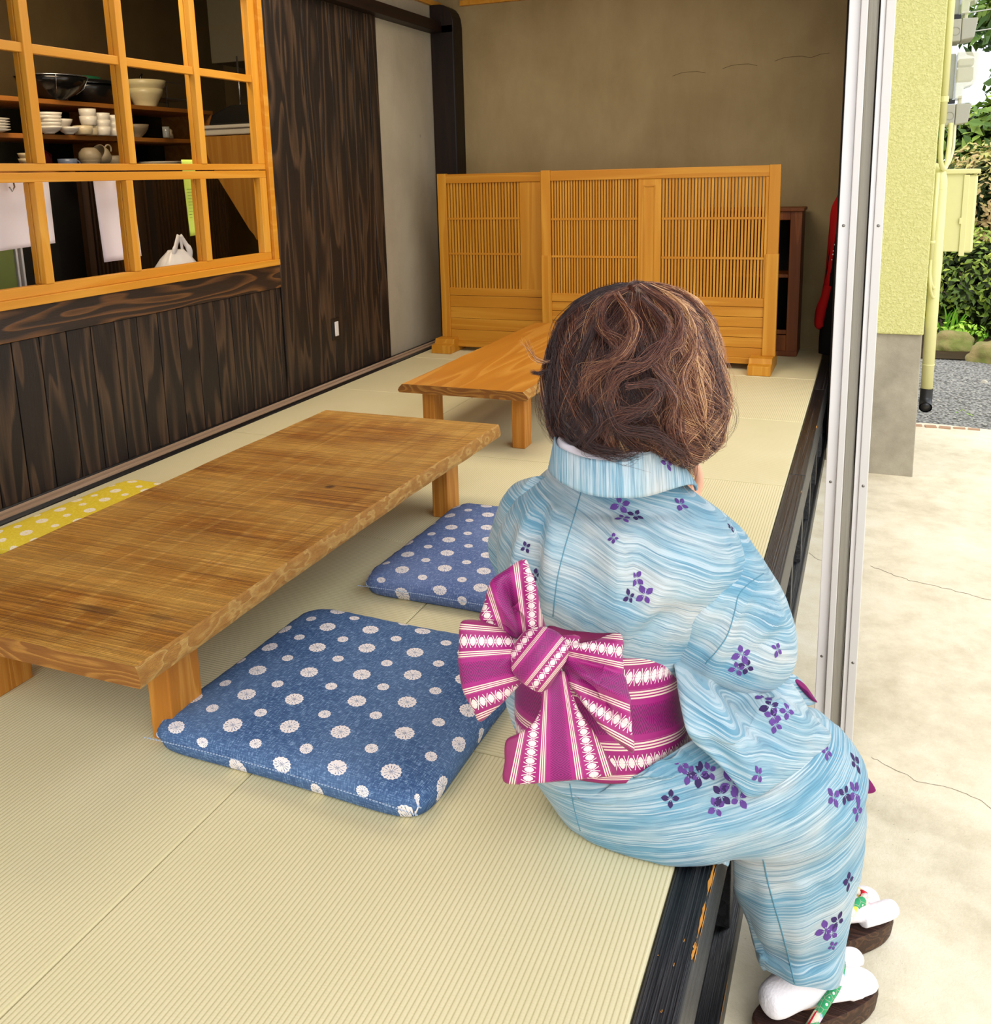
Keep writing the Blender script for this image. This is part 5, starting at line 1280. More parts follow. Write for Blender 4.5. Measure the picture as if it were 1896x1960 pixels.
# band round the waist
rg = [ring((990, 1415, 1.59), (1316, 1420, 1.59), .128), ring((985, 1370, 1.585), (1314, 1385, 1.585), .130), ring((984, 1310, 1.582), (1306, 1325, 1.582), .130), ring((984, 1250, 1.58), (1300, 1262, 1.582), .130), ring((985, 1205, 1.58), (1300, 1215, 1.582), .122)]
G = loft(rg, 96, 8); nu = 96; b = MB(); V = []; UV = []; F = []
for j, row in enumerate(G):
    acc = 0
    for k in range(nu+1):
        p = row[k % nu]
        if k: acc += (row[k % nu]-row[k-1]).length
        V.append(p); UV.append((acc, j/(len(G)-1)))
for j in range(len(G)-1):
    for k in range(nu): F.append((j*(nu+1)+k, j*(nu+1)+k+1, (j+1)*(nu+1)+k+1, (j+1)*(nu+1)+k))
b.add(V, F, 0, UV)
fo = [fold((1180, 1395), (1312, 1350), -.004, 7), fold((1170, 1370), (1310, 1395), .004, 9), fold((1150, 1300), (1300, 1310), .003, 12), fold((1100, 1210), (1300, 1240), -.004, 8)]
displace(b, lambda p, uv, n: sum(f(*uv) for f in fo)*(1 if n.dot(fwd) < .2 else -1 if False else 0)+.0018*noise.noise(p*16))
obi = b.build('sash', [OB], woman, smooth=True, solid=.004)
# the sash bow
def fan_uv(piv, a0, a1, ls=.00092):
    def f(p):
        u, v = PX(p); a = math.degrees(math.atan2(v-piv[1], u-piv[0]))
        while a < min(a0, a1)-90: a += 360
        while a > max(a0, a1)+90: a -= 360
        return (math.hypot(u-piv[0], v-piv[1])*ls, min(1, max(0.001, (a-a0)/(a1-a0))))
    return f
def par_uv(org, along, width, ls=.00092):
    ax, ay = along; L_ = math.hypot(ax, ay); ax /= L_; ay /= L_
    def f(p):
        u, v = PX(p); du, dv = u-org[0], v-org[1]
        return ((du*ax+dv*ay)*ls, min(1, max(0.001, (-du*ay+dv*ax)/width)))
    return f
def bowpiece(nm, outline, cen, hf, hb, uvf, folds, rings_=20, pwr=.55, mats=None, extra=None):
    b = MB(); pillow(b, outline, hf, hb, cen=cen, rings_=rings_, uvf=uvf, pwr=pwr, sub=7)
    displace(b, lambda p, uv, n: (1.7*sum(f(*uv) for f in folds) if n.dot(fwd) < .35 else 0)+.0012*noise.noise(p*30))
    b.uv = [uvf(Vector(v)) for v in b.v]
    return b.build(nm, mats or [OB], woman, smooth=True)
D = 1.385
bowpiece('bow_loop', [(1012, 1222, D), (985, 1222, D), (955, 1212, D-.01), (925, 1196, D-.02), (915, 1186, D-.02), (928, 1150, D-.02), (940, 1112, D-.02), (968, 1090, D-.015), (1000, 1071, D-.01), (1012, 1080, D), (1022, 1120, D), (1034, 1165, D), (1044, 1205, D), (1035, 1220, D)], (992, 1160, D-.01), .022, .016,
         fan_uv((1030, 1420), -119, -86), [fold((1003, 1215), (968, 1110), -.012, 9), fold((1018, 1200), (1004, 1085), -.008, 6), fold((990, 1210), (945, 1130), .008, 9), fold((985, 1215), (925, 1190), -.007, 7), fold((1025, 1200), (1015, 1100), .006, 6)])
bowpiece('bow_loop', [(1015, 1232, D-.005), (985, 1222, D-.01), (955, 1200, D-.02), (918, 1189, D-.03), (882, 1190, D-.035), (878, 1230, D-.035), (877, 1275, D-.035), (885, 1320, D-.035), (903, 1356, D-.03), (918, 1381, D-.03), (946, 1360, D-.025), (975, 1330, D-.015), (1000, 1300, D-.01), (1010, 1270, D-.005)], (948, 1270, D-.02), .024, .018,
         fan_uv((1250, 1230), 187.5, 154), [fold((1000, 1240), (890, 1215), .008, 10), fold((1000, 1260), (885, 1265), -.009, 9), fold((1000, 1275), (910, 1335), .010, 9), fold((990, 1295), (935, 1350), -.010, 8), fold((985, 1240), (930, 1235), -.005, 6)])
bowpiece('bow_loop', [(1065, 1225, D), (1095, 1215, D), (1140, 1222, D-.005), (1186, 1213, D-.01), (1190, 1250, D-.01), (1198, 1300, D-.015), (1205, 1350, D-.02), (1211, 1400, D-.02), (1212, 1440, D-.02), (1192, 1428, D-.02), (1165, 1405, D-.015), (1135, 1372, D-.01), (1105, 1330, D), (1080, 1295, D)], (1135, 1300, D-.008), .024, .018,
         fan_uv((760, 1180), 3, 31), [fold((1080, 1240), (1190, 1235), .006, 9), fold((1075, 1255), (1195, 1290), -.009, 9), fold((1080, 1265), (1200, 1340), .009, 9), fold((1085, 1280), (1205, 1400), -.011, 9), fold((1100, 1310), (1195, 1420), .007, 7), fold((1090, 1230), (1150, 1215), -.006, 6)])
bowpiece('bow_fold', [(1048, 1200, D+.01), (1090, 1207, D+.01), (1140, 1212, D+.005), (1186, 1214, D), (1150, 1228, D), (1110, 1240, D), (1075, 1262, D), (1060, 1240, D+.01)], (1100, 1225, D+.005), .008, .010, fan_uv((985, 1215), -8, 30), [], mats=[obd])
bowpiece('bow_tail', [(1040, 1300, D-.012), (1078, 1285, D-.012), (1092, 1320, D-.014), (1108, 1360, D-.014), (1128, 1390, D-.014), (1150, 1425, D-.016), (1166, 1455, D-.018), (1178, 1480, D-.018), (1120, 1490, D-.02), (1040, 1497, D-.022), (967, 1498, D-.024), (966, 1455, D-.024), (968, 1418, D-.022), (992, 1404, D-.02), (1020, 1385, D-.018), (1037, 1350, D-.014)], (1070, 1410, D-.018), .007, .004,
         fan_uv((1053, 1130), 104, 69.5), [fold((1060, 1310), (1040, 1490), .003, 18), fold((1080, 1320), (1130, 1480), -.003, 14)], pwr=.4)
bowpiece('bow_knot', [(992, 1222, D-.03), (1010, 1206, D-.03), (1040, 1200, D-.03), (1068, 1212, D-.03), (1086, 1236, D-.03), (1084, 1262, D-.03), (1066, 1292, D-.03), (1048, 1316, D-.03), (1028, 1322, D-.03), (1000, 1306, D-.03), (980, 1285, D-.03), (976, 1256, D-.03), (982, 1238, D-.03)], (1030, 1260, D-.03), .030, .022,
         par_uv((1040, 1330), (62, -78), -118), [fold((990, 1280), (1045, 1205), .003, 8), fold((1020, 1312), (1078, 1240), -.004, 7)], pwr=.5)

# ---------------- collars
def collar(nm, top, bot, mats, th, flo=None, sub=6, mi0=1):
    T = spline([P(*p) for p in top], sub); Bq = spline([P(*p) for p in bot], sub); n = min(len(T), len(Bq)); m_ = 10
    b = MB(); V = []; F = []
    for i in range(n):
        for j in range(m_+1):
            s = j/m_; V.append(T[i]*(1-s)+Bq[i]*s-fwd*.006*sin(pi*s)+Vector((0, 0, .0)))
    for i in range(n-1):
        for j in range(m_): F.append((i*(m_+1)+j, (i+1)*(m_+1)+j, (i+1)*(m_+1)+j+1, i*(m_+1)+j+1))
    b.add(V, F)
    if flo: add_flowers(b, flo, mi0)
    return b.build(nm, mats, woman, smooth=True, solid=th)
collar('kimono_collar', [(1120, 850, 1.66), (1078, 835, 1.60), (1064, 838, 1.54), (1070, 856, 1.50), (1104, 873, 1.47), (1143, 882, 1.455), (1188, 882, 1.452), (1230, 868, 1.462), (1268, 866, 1.50), (1292, 880, 1.535), (1306, 895, 1.57), (1316, 910, 1.62)],
       [(1110, 900, 1.66), (1070, 890, 1.60), (1053, 896, 1.52), (1068, 918, 1.475), (1108, 940, 1.445), (1150, 951, 1.43), (1195, 953, 1.427), (1236, 950, 1.437), (1285, 936, 1.47), (1318, 928, 1.51), (1331, 932, 1.56), (1330, 940, 1.62)], [KC, petal_a, petal_b, petal_c], .004, [(1272, 888, 14, 0)])
collar('white_collar', [(1120, 850, 1.68), (1090, 825, 1.62), (1078, 826, 1.56), (1086, 846, 1.52), (1114, 866, 1.485), (1148, 873, 1.475), (1190, 870, 1.472), (1225, 858, 1.482), (1250, 856, 1.52), (1268, 866, 1.56)],
       [(1120, 880, 1.68), (1082, 860, 1.61), (1067, 845, 1.548), (1076, 862, 1.508), (1106, 880, 1.476), (1145, 890, 1.462), (1188, 889, 1.459), (1228, 876, 1.469), (1262, 872, 1.51), (1280, 885, 1.56)], [wcol], .003)

# ---------------- body: one continuous skinned figure under the clothes
hd = P(1205, 735, 1.60)                     # centre of the head
nk = P(1190, 880, 1.60); ch = P(1180, 1010, 1.62); ws = P(1150, 1300, 1.60); pv = P(1180, 1500, 1.66); pv.z = .12
shR, elR = P(1345, 985, 1.63), P(1448, 1215, 1.66); shL, elL = P(1040, 985, 1.63), P(1000, 1115, 1.72)
wrR, haR = P(1322, 985, 1.80), P(1298, 945, 1.80)
wrL, haL = P(1150, 960, 1.88), P(1200, 920, 1.90)
hipR, hipL = Vector((-.05, -.05, .095)), Vector((-.11, .06, .095))
knR, knL = Vector((.17, .04, .04)), Vector((.16, .12, .04))
anR, anL = Vector((.175, -.02, -.33)), Vector((.20, .165, -.33))
nodes = [('pv', pv, .10), ('ws', ws, .095), ('ch', ch, .10), ('nk', nk, .045), ('nk2', (nk+hd)/2, .045)]
idx = {}; SV = []; SR = []; SE = []
def nd(name, p, r, par=None):
    idx[name] = len(SV); SV.append(tuple(p)); SR.append(r)
    if par: SE.append((idx[par], idx[name]))
nd('pv', pv, .085); nd('ws', ws, .075, 'pv'); nd('ch', ch, .08, 'ws'); nd('nk', nk, .045, 'ch'); nd('hd0', nk.lerp(hd, .5), .045, 'nk'); nd('hd', hd, .078, 'hd0'); nd('hd2', hd+Vector((0, 0, .07)), .07, 'hd')
for s_, sh, el, wr, ha in (('R', shR, elR, wrR, haR), ('L', shL, elL, wrL, haL)):
    nd('sh'+s_, sh, .042, 'ch'); nd('el'+s_, el, .034, 'sh'+s_); nd('wr'+s_, wr, .022, 'el'+s_); nd('pa'+s_, wr.lerp(ha, .55), .026, 'wr'+s_)
    dr_ = (ha-wr).normalized(); sd_ = dr_.cross(fwd).normalized()
    for k, (off, ln, r) in enumerate(((-.026, .060, .0085), (-.009, .070, .009), (.009, .066, .0088), (.026, .052, .0078))):
        a = wr+dr_*.075+sd_*off; q1 = a+dr_*ln*.5; q2 = q1+(dr_*.5-fwd*.5+Vector((0, 0, .5))).normalized()*ln*.35; q3 = q2+(-fwd*.8+Vector((0, 0, .3)))*ln*.2
        nd('f0'+s_+str(k), a, r*1.1, 'pa'+s_); nd('f1'+s_+str(k), q1, r, 'f0'+s_+str(k)); nd('f2'+s_+str(k), q2, r*.95, 'f1'+s_+str(k)); nd('f3'+s_+str(k), q3, r*.85, 'f2'+s_+str(k))
    a = wr+dr_*.03-sd_*.03; nd('t0'+s_, a, .011, 'pa'+s_); nd('t1'+s_, a+(dr_*.6-sd_*.6)*.035, .010, 't0'+s_); nd('t2'+s_, a+(dr_*.9-sd_*.5)*.06, .009, 't1'+s_)
for s_, hp, kn, an in (('R', hipR, knR, anR), ('L', hipL, knL, anL)):
    nd('hp'+s_, hp, .065, 'pv'); nd('kn'+s_, kn, .040, 'hp'+s_); nd('ca'+s_, kn.lerp(an, .35)+Vector((-.01, 0, 0)), .042, 'kn'+s_); nd('an'+s_, an, .028, 'ca'+s_); nd('fo'+s_, an+Vector((.05, .05, -.02)), .022, 'an'+s_)
me = bpy.data.meshes.new('body'); me.from_pydata([tuple(Vector(p)-woman.location) for p in SV], SE, []); me.materials.append(skin)
o = bpy.data.objects.new('body', me); COL.objects.link(o); o.parent = woman
sm = o.modifiers.new('skin', 'SKIN')
if not me.skin_vertices: me.skin_vertices.new()
for i, r in enumerate(SR): me.skin_vertices[0].data[i].radius = (r, r); me.skin_vertices[0].data[i].use_root = (i == 0)
sm.use_smooth_shade = True
sb = o.modifiers.new('sub', 'SUBSURF'); sb.levels = 2; sb.render_levels = 2
# head with a face turned to where she looks
FD = Vector((.30, .95, -.10)).normalized(); FR = FD.cross(Vector((0, 0, 1))).normalized(); FU = FR.cross(FD)
b = MB(); V = []; F = []; nu, nv_ = 48, 40
for j in range(nv_+1):
    th_ = pi*j/nv_
    for k in range(nu):
        ph = 2*pi*k/nu; x, y, z = sin(th_)*cos(ph), sin(th_)*sin(ph), cos(th_)     # y forward
        X, Y, Z = x*.073, y*.092, z*.108
        if z < 0: X *= 1-.32*z*z; Y *= (1-.10*z*z)
        if y > .3:
            g = lambda cx_, cz_, s1, s2: math.exp(-((X-cx_)/s1)**2-((Z-cz_)/s2)**2)
            Y += .020*g(0, -.022, .010, .012)+.012*g(0, -.002, .007, .022)+.006*g(0, -.055, .016, .006)+.005*g(0, -.068, .014, .005)-.007*g(.030, .005, .014, .010)-.007*g(-.030, .005, .014, .010)+.005*g(0, -.092, .018, .012)+.004*g(.036, -.03, .018, .018)+.004*g(-.036, -.03, .018, .018)
        V.append(hd+FR*X+FD*(Y+.004)+FU*Z)
for j in range(nv_):
    for k in range(nu): F.append((j*nu+k, (j+1)*nu+k, (j+1)*nu+(k+1) % nu, j*nu+(k+1) % nu))
b.add(V, F)
for s_ in (-1, 1):
    c0 = hd+FR*s_*.074-FU*.012-FD*.005
    b.tube([c0+FU*.028*cos(a)+FD*.016*sin(a)+FR*s_*.006 for a in [2*pi*k/16 for k in range(17)]], .005, 8)
dg = bpy.context.evaluated_depsgraph_get(); dg.update()
ev = o.evaluated_get(dg); tm = ev.to_mesh()
vb = [tuple(v.co+woman.location) for v in tm.vertices]; fb = [tuple(p.vertices) for p in tm.polygons]; ev.to_mesh_clear()
bpy.data.objects.remove(o)
b.add(vb, fb)
o = b.build('body', skin, woman, smooth=True)
rm = o.modifiers.new('one_surface', 'REMESH'); rm.mode = 'VOXEL'; rm.voxel_size = .0035; rm.use_smooth_shade = True
rs = o.modifiers.new('soften', 'SMOOTH'); rs.iterations = 2; rs.factor = .5
eyew, eyed, lipm = plain('eye_white', H('#E8E4E0'), .3), plain('dark_iris', H('#1E120C'), .2), plain('lip', H('#B0605A'), .5)
for s_ in (-1, 1):
    b = MB(); c0 = hd+FR*s_*.030+FD*.078+FU*.006
    b.lathe([(.0001, .012), (.008, .009), (.012, 0), (.008, -.009), (.0001, -.012)], c0, 16); b.build('eye', eyew, woman, smooth=True)
    b = MB(); b.lathe([(.0001, .0052), (.0052, 0), (.0001, -.0052)], c0+FD*.0095, 12); b.build('iris', eyed, woman, smooth=True)
    b = MB(); b.tube(spline([c0+FU*.018-FR*.014+FD*.006, c0+FU*.022+FD*.010, c0+FU*.018+FR*.014+FD*.005], 4), .0018, 6); b.build('eyebrow', eyed, woman, smooth=True)
b = MB(); c0 = hd+FD*.0925-FU*.060; b.tube(spline([c0-FR*.020-FD*.006, c0-FR*.008+FU*.001, c0+FR*.008+FU*.001, c0+FR*.020-FD*.006], 4), [.0015]+[.0035]*11+[.0015], 8); b.build('lips', lipm, woman, smooth=True)

# ---------------- socks and sandals
def foot_build(heel, az, side, tag_s):
    """side +1: the big toe lies on the left of the foot axis (right foot)"""
    ax_ = Vector((cos(az), sin(az), 0)); ay_ = Vector((-sin(az), cos(az), 0))*side; gz = Vector((0, 0, 1))
    W_ = lambda x, y, z: heel+ax_*x+ay_*y+gz*z
    def sec(x, y, z, hw, hh, n=28, flat=.35):
        return [W_(x, y+hw*cos(2*pi*k/n), z+hh*sin(2*pi*k/n)*(1 if sin(2*pi*k/n) > 0 else .8)) for k in range(n)]
    sb_ = MB()
    z0 = .0
    def lf(secs):
        cs = secs; rows = []
        prm = spline([Vector((s[0], s[1], s[2])) for s in cs], 5); pr2 = spline([Vector((s[3], s[4], 0)) for s in cs], 5)
        for a, q in zip(prm, pr2): rows.append(sec(a.x, a.y, a.z, max(q.x, .001), max(q.y, .001)))
        grid_mesh(sb_, rows)
    # x, y(+ = big toe side), z centre, half width, half height
    lf([(-.012, 0, .034, .006, .010), (-.004, 0, .034, .024, .026), (.015, 0, .036, .031, .034), (.05, -.001, .044, .032, .043), (.085, -.003, .042, .034, .040), (.12, -.004, .034, .038, .032), (.150, -.004, .027, .042, .025), (.168, -.010, .022, .037, .020)])
    lf([(.148, -.014, .022, .030, .021), (.175, -.014, .020, .030, .019), (.200, -.016, .017, .026, .016), (.213, -.018, .015, .015, .011), (.217, -.018, .014, .002, .003)])
    lf([(.140, .026, .023, .018, .022), (.175, .028, .022, .0185, .020), (.205, .027, .021, .0185, .0195), (.222, .025, .019, .014, .015), (.230, .024, .017, .002, .003)])
    # ankle
    rows = []
    for t in range(13):
        s = t/12; c = W_(.054+.014*s, .004*s, .045+.062*s); rw = .029+.002*s; rl = .036-.002*s
        rows.append([c+ax_*(rl*cos(2*pi*k/24))+ay_*(rw*sin(2*pi*k/24)) for k in range(24)])
    grid_mesh(sb_, rows)
    sk_ = sb_.build('sock', sockm, woman, smooth=True)
    rm = sk_.modifiers.new('remesh', 'REMESH'); rm.mode = 'VOXEL'; rm.voxel_size = .0028; rm.use_smooth_shade = True
    smo = sk_.modifiers.new('smooth', 'SMOOTH'); smo.iterations = 3; smo.factor = .6
    return W_, ax_, ay_
geta_m = wood('dark_brown_sandal_wood', H('#2E1A10'), H('#4E301C'), H('#7A5434'), 'x', L=3, W=26, rings=8, line=.5, fine=.5, rough=.5, bump=.6)
geta_top = wood('burnt_sandal_top', H('#2A1712'), H('#40241A'), H('#6A4230'), 'x', L=3, W=30, rings=8, line=.5, fine=.5, rough=.6, bump=.6)
hm = NT('floral_strap_cloth', .6, .3); v_ = hm.obj()
cc = hm.sep(hm.vor(v_, 75, 'F1', 'Color')); dd = hm.vor(v_, 75); big = hm.noise(v_, 28, 1)
c1 = hm.ramp(cc[0], [(0, H('#E8DCC8')), (.30, H('#D8C8E0')), (.45, H('#E9E2D0')), (.6, H('#D4DCA8')), (.8, H('#9CC4E8')), (.92, H('#E8D84C'))], 'CONSTANT')
c2 = hm.mix(hm.ramp(big, [(.50, K1), (.52, W1)]), c1, H('#2E9A62'))
c2 = hm.mix(hm.ramp(dd, [(.0, W1), (.16, W1), (.18, K1)]), c2, H('#EFE6D8')); c2 = hm.mix(hm.ramp(hm.vor(v_, 75, 'DISTANCE_TO_EDGE'), [(0, W1), (.035, K1)]), c2, H('#C8A8A0'))
hm.col(c2)
redm = plain('red_strap_cloth', H('#C4122A'), .6, .3, var=.1)
def geta(W_, ax_, ay_, name):
    t = bpy.data.objects.new('sandal', None); COL.objects.link(t); t.parent = woman; t.location = W_(.10, 0, -.044)-woman.location; t['label'] = name
    n = 40; out = []
    for k in range(n):
        a = 2*pi*k/n; x = cos(a); y = sin(a)
        out.append((.103+.128*abs(x)**.75*(1 if x >= 0 else -1), (.044+.004*x)*abs(y)**.7*(1 if y >= 0 else -1)))
    prof = [(-.044, .93), (-.036, .97), (-.012, 1.0), (-.004, .995), (0.0, .97)]
    b = MB(); rows = [[W_(.103+(x-.103)*s, y*s, z+(.004 if False else 0)) for x, y in out] for z, s in prof]
    V = [p for r in rows for p in r]; F = []
    for j in range(len(rows)-1):
        for k in range(n): F.append((j*n+k, j*n+(k+1) % n, (j+1)*n+(k+1) % n, (j+1)*n+k))
    F.append(tuple(range(n))[::-1]); mi = [0]*len(F)+[1]; F.append(tuple(range((len(rows)-1)*n, len(rows)*n)))
    b.add(V, F); b.mi = mi; b.build('sandal_sole', [geta_m, geta_top], t, bevel=.001)
    # straps: from between the toes back along both sides
    for sy, nm_ in ((1, 'strap'), (-1, 'strap')):
        pts = [W_(.163, .008, .052), W_(.150, .008+sy*.014, .058 if sy > 0 else .056), W_(.120, sy*.031, .062 if sy > 0 else .056), W_(.085, sy*.043, .042), W_(.052, sy*.044, .004), W_(.045, sy*.041, -.008)]
        S_ = spline(pts, 6); rr = [.005]*3+[.0085]*(len(S_)-6)+[.007]*3
        b = MB(); b.tube(S_, rr, 12, flat=1.0)
        # flatten against the foot
        b.build(nm_, hm.m, t, smooth=True)
        b = MB(); b.tube([p-(ax_*.0085)-gz_*.002 for p in S_[4:]], .0035, 8); b.build('strap_lining', redm, t, smooth=True)
    b = MB(); b.tube(spline([W_(.168, .008, .0), W_(.170, .008, .03), W_(.164, .008, .052), W_(.154, .008, .060)], 5), [.0045]*8+[.0065]*8, 10); b.build('toe_strap', redm, t, smooth=True)
gz_ = Vector((0, 0, 1))
Wn = foot_build(Vector((.143, -.055, -.354)), radians(44), 1, 'near'); geta(*Wn, 'nearer wooden sandal with a floral strap and red toe loop')
Wf = foot_build(Vector((.166, .135, -.354)), radians(42), -1, 'far'); geta(*Wf, 'farther wooden sandal with a green floral strap')
# ================================================================== HAIR
def hair():
    rnd = random.Random(21)
    HC = P(1208, 700, 1.585)
    hx = VR; hy = VN; hz = Vector((0, 0, 1))
    # outline of the bob as seen: half-widths left / right by height (px rows)
    rows = [(541, 1198, 1240), (552, 1160, 1275), (575, 1125, 1305), (610, 1100, 1328), (660, 1084, 1342), (710, 1074, 1350), (760, 1068, 1358), (800, 1070, 1358), (835, 1085, 1352), (862, 1110, 1330), (876, 1150, 1305)]
    cen = []
    for v, l, r in rows:
        c = P((l+r)/2, v, 1.60); hw = (r-l)/2*1.60/F_PX; cen.append((c, hw))
    zs = [c.z for c, h in cen]
    def prof(t):      # t 0 crown .. 1 hem
        x = t*(len(cen)-1); i = min(int(x), len(cen)-2); f = x-i
        c = cen[i][0].lerp(cen[i+1][0], f); h = cen[i][1]*(1-f)+cen[i+1][1]*f
        return c, h
    TR = [sqrt(max(0, 1-(1-min(1, k/4))**2)) for k in range(12)]
    def S(a, t, off=0):
        """a: angle round the head, 0 = viewer's right, -90 = towards the viewer"""
        c, h = prof(t)
        back = h*.98*(1-.10*t); front = h*.62
        x = cos(a)*(h+off); y = sin(a)*((back if sin(a) < 0 else front)+off)
        return c+hx*x+hy*y
    base = MB(); nu = 56; R_ = []
    for j in range(36):
        t = .02+.95*j/35; R_.append([S(2*pi*k/nu, t, -.016) for k in range(nu)])
    grid_mesh(base, R_)
    displace(base, lambda p, uv, n: .006*noise.noise(Vector((p.x*14, p.y*14, p.z*9))))
    hairbase = plain('dark_hair_underlayer', H('#2A1710'), .6, .3)
    root = base.build('hair', hairbase, woman, smooth=True)
    # the strands
    hm_ = NT('brown_hair_strand', .28, .6)
    s = hm_.attr('seed'); 
    hm_.col(hm_.ramp(s, [(0, H('#1A0C09')), (.34, H('#371C14')), (.60, H('#6A3A28')), (.80, H('#A46C4C')), (1, H('#E6B682'))]))
    hm_.b.inputs['Sheen Weight'].default_value = .2; hm_.b.inputs['Sheen Tint'].default_value = H('#C89AA0')
    clumps = []
    for i in range(170):
        a = rnd.uniform(0, 2*pi); 
        clumps.append(dict(a=a, amp=rnd.uniform(.05, .30), fr=rnd.uniform(.9, 1.9), ph=rnd.uniform(0, 6.28), drift=rnd.uniform(-.35, .35), lift=rnd.uniform(-.004, .024), t0=rnd.uniform(.0, .35), t1=rnd.uniform(.55, 1.04), col=rnd.uniform(-.28, .30), curl=rnd.uniform(-1, 1)))
    V = []; F = []; SD = []
    def emit(pts, r0, sd):
        n = 3; o = len(V); m_ = len(pts); ref = None
        for i, p in enumerate(pts):
            t = (pts[min(i+1, m_-1)]-pts[max(i-1, 0)])
            if t.length < 1e-7: t = Vector((0, 0, -1))
            t.normalize(); a = t.cross(fwd); 
            if a.length < .05: a = t.cross(rt)
            a.normalize(); b_ = t.cross(a); r = r0*(1-.75*(i/(m_-1))**2)
            for k in range(n):
                w = 2*pi*k/n; V.append(tuple(p+a*cos(w)*r+b_*sin(w)*r)); SD.append(sd)
        for i in range(m_-1):
            for k in range(n): F.append((o+i*n+k, o+i*n+(k+1) % n, o+(i+1)*n+(k+1) % n, o+(i+1)*n+k))
    NS = 16
    part = radians(80)
    for c in clumps:
        cnt = rnd.randint(40, 75)
        front = sin(c['a']) > .35
        if front: cnt = int(cnt*.5)
        for q in range(cnt):
            da = rnd.gauss(0, .12); dt = rnd.gauss(0, .04); dr = rnd.gauss(0, .005)
            t0 = max(.0, c['t0']+rnd.uniform(-.08, .08)); t1 = min(1.06, c['t1']+rnd.gauss(0, .05))
            if t1-t0 < .25: t1 = t0+.25
            pts = []
            fly = rnd.random() < .10
            for i in range(NS+1):
                u = i/NS; t = t0+(t1-t0)*u
                squeeze = 1-.80*u
                a = c['a']+da*squeeze+c['drift']*u*u+c['amp']*sin(c['fr']*2*pi*u+c['ph'])*(.25+.75*u)
                off = .004+c['lift']*sin(pi*u)+dr*squeeze+.006*sin(c['fr']*2*pi*u+c['ph']+1.4)*u
                if t > .93 : off += (t-.93)*(.10*c['curl'])
                if fly: off += .012*u+.01*sin(7*u+c['ph'])
                pts.append(S(a, min(t, 1.0), off)+hz*(-(max(t-1, 0))*.30))
            sd = min(1, max(0, .42+c['col']+rnd.gauss(0, .16)+.12*cos(c['a'])))  # strands on the viewer's right painted lighter, as light falls there
            emit(pts, .00042 if not fly else .00028, sd)
    # wisps blown to the left and a small curl at the nape
    def lock(ctrl, n, spread, sdm):
        for q in range(n):
            jit = [Vector((rnd.gauss(0, 1), rnd.gauss(0, 1), rnd.gauss(0, 1)))*spread for _ in ctrl]
            pp = [P(*c_)+j*(k/len(ctrl)*.8+.25) for k, (c_, j) in enumerate(zip(ctrl, jit))]
            emit(spline(pp, 6), .0004, min(1, max(0, rnd.gauss(sdm, .15))))
    lock([(1110, 640, 1.56), (1085, 680, 1.57), (1060, 703, 1.58), (1035, 714, 1.58), (1018, 712, 1.58)], 90, .0028, .3)
    lock([(1100, 660, 1.56), (1070, 700, 1.57), (1055, 725, 1.58), (1058, 740, 1.58)], 50, .003, .3)
    lock([(1090, 660, 1.57), (1060, 690, 1.58), (1030, 690, 1.58), (1012, 668, 1.58), (1003, 655, 1.58)], 16, .005, .75)
    lock([(1120, 780, 1.50), (1105, 822, 1.50), (1090, 818, 1.50), (1078, 800, 1.50), (1092, 790, 1.50)], 60, .0016, .15)
    lock([(1130, 820, 1.50), (1100, 850, 1.50), (1078, 838, 1.51), (1068, 828, 1.52)], 70, .0030, .15)
    lock([(1330, 800, 1.55), (1345, 830, 1.55), (1340, 855, 1.55), (1362, 862, 1.55), (1385, 852, 1.55)], 14, .005, .7)
    lock([(1215, 560, 1.50), (1205, 545, 1.52), (1222, 540, 1.55), (1245, 550, 1.57)], 40, .003, .3)
    # loose wavy locks over the back of the head, each a flattened ribbon of hairs
    for L_ in range(150):
        a0 = rnd.uniform(-pi*1.08, pi*.08); ts = rnd.choice([rnd.uniform(.0, .15), rnd.uniform(.05, .45), rnd.uniform(.25, .6)]); te = min(1.07, ts+rnd.uniform(.35, .75))
        amp = rnd.uniform(.16, .46)*(1 if ts > .1 else .8); fr = rnd.uniform(.8, 1.7); ph = rnd.uniform(0, 6.28); lift = rnd.uniform(.006, .026)
        drift = rnd.uniform(-.4, .4); wid = rnd.uniform(.05, .13); base_ = rnd.gauss(.40+.30*cos(a0)+.10*(1-ts), .20); hem = rnd.uniform(-.5, 1.3)  # lock tone: bright right side and dark left painted in
        for q in range(rnd.randint(38, 70)):
            e = rnd.uniform(-1, 1); fl_ = rnd.gauss(0, .0022); tj = rnd.gauss(0, .02); el = rnd.gauss(0, .06)
            pts = []
            for i in range(NS+3):
                u = i/(NS+2); t = ts+tj+(te+el-ts)*u
                w_ = wid*(.35+.65*sin(pi*min(1, u*1.15+.12)))*(1-.5*u)
                a = a0+e*w_+drift*u*u+amp*sin(fr*2*pi*u+ph)*(.3+.7*u)
                off = .006+lift*sin(pi*min(1, u*1.05))*(1-.5*e*e)+.010*cos(fr*2*pi*u+ph)*u+fl_+(.02*hem*max(0, u-.75)*4*.25)
                pts.append(S(a, min(max(t, .005), 1.0), off)+hz*(-(max(t-1, 0))*.28))
            emit(pts, .00050, min(1, max(0, base_+.22*(1-abs(e)*1.8)+rnd.gauss(0, .13))))  # paler ribbon centre is a painted highlight
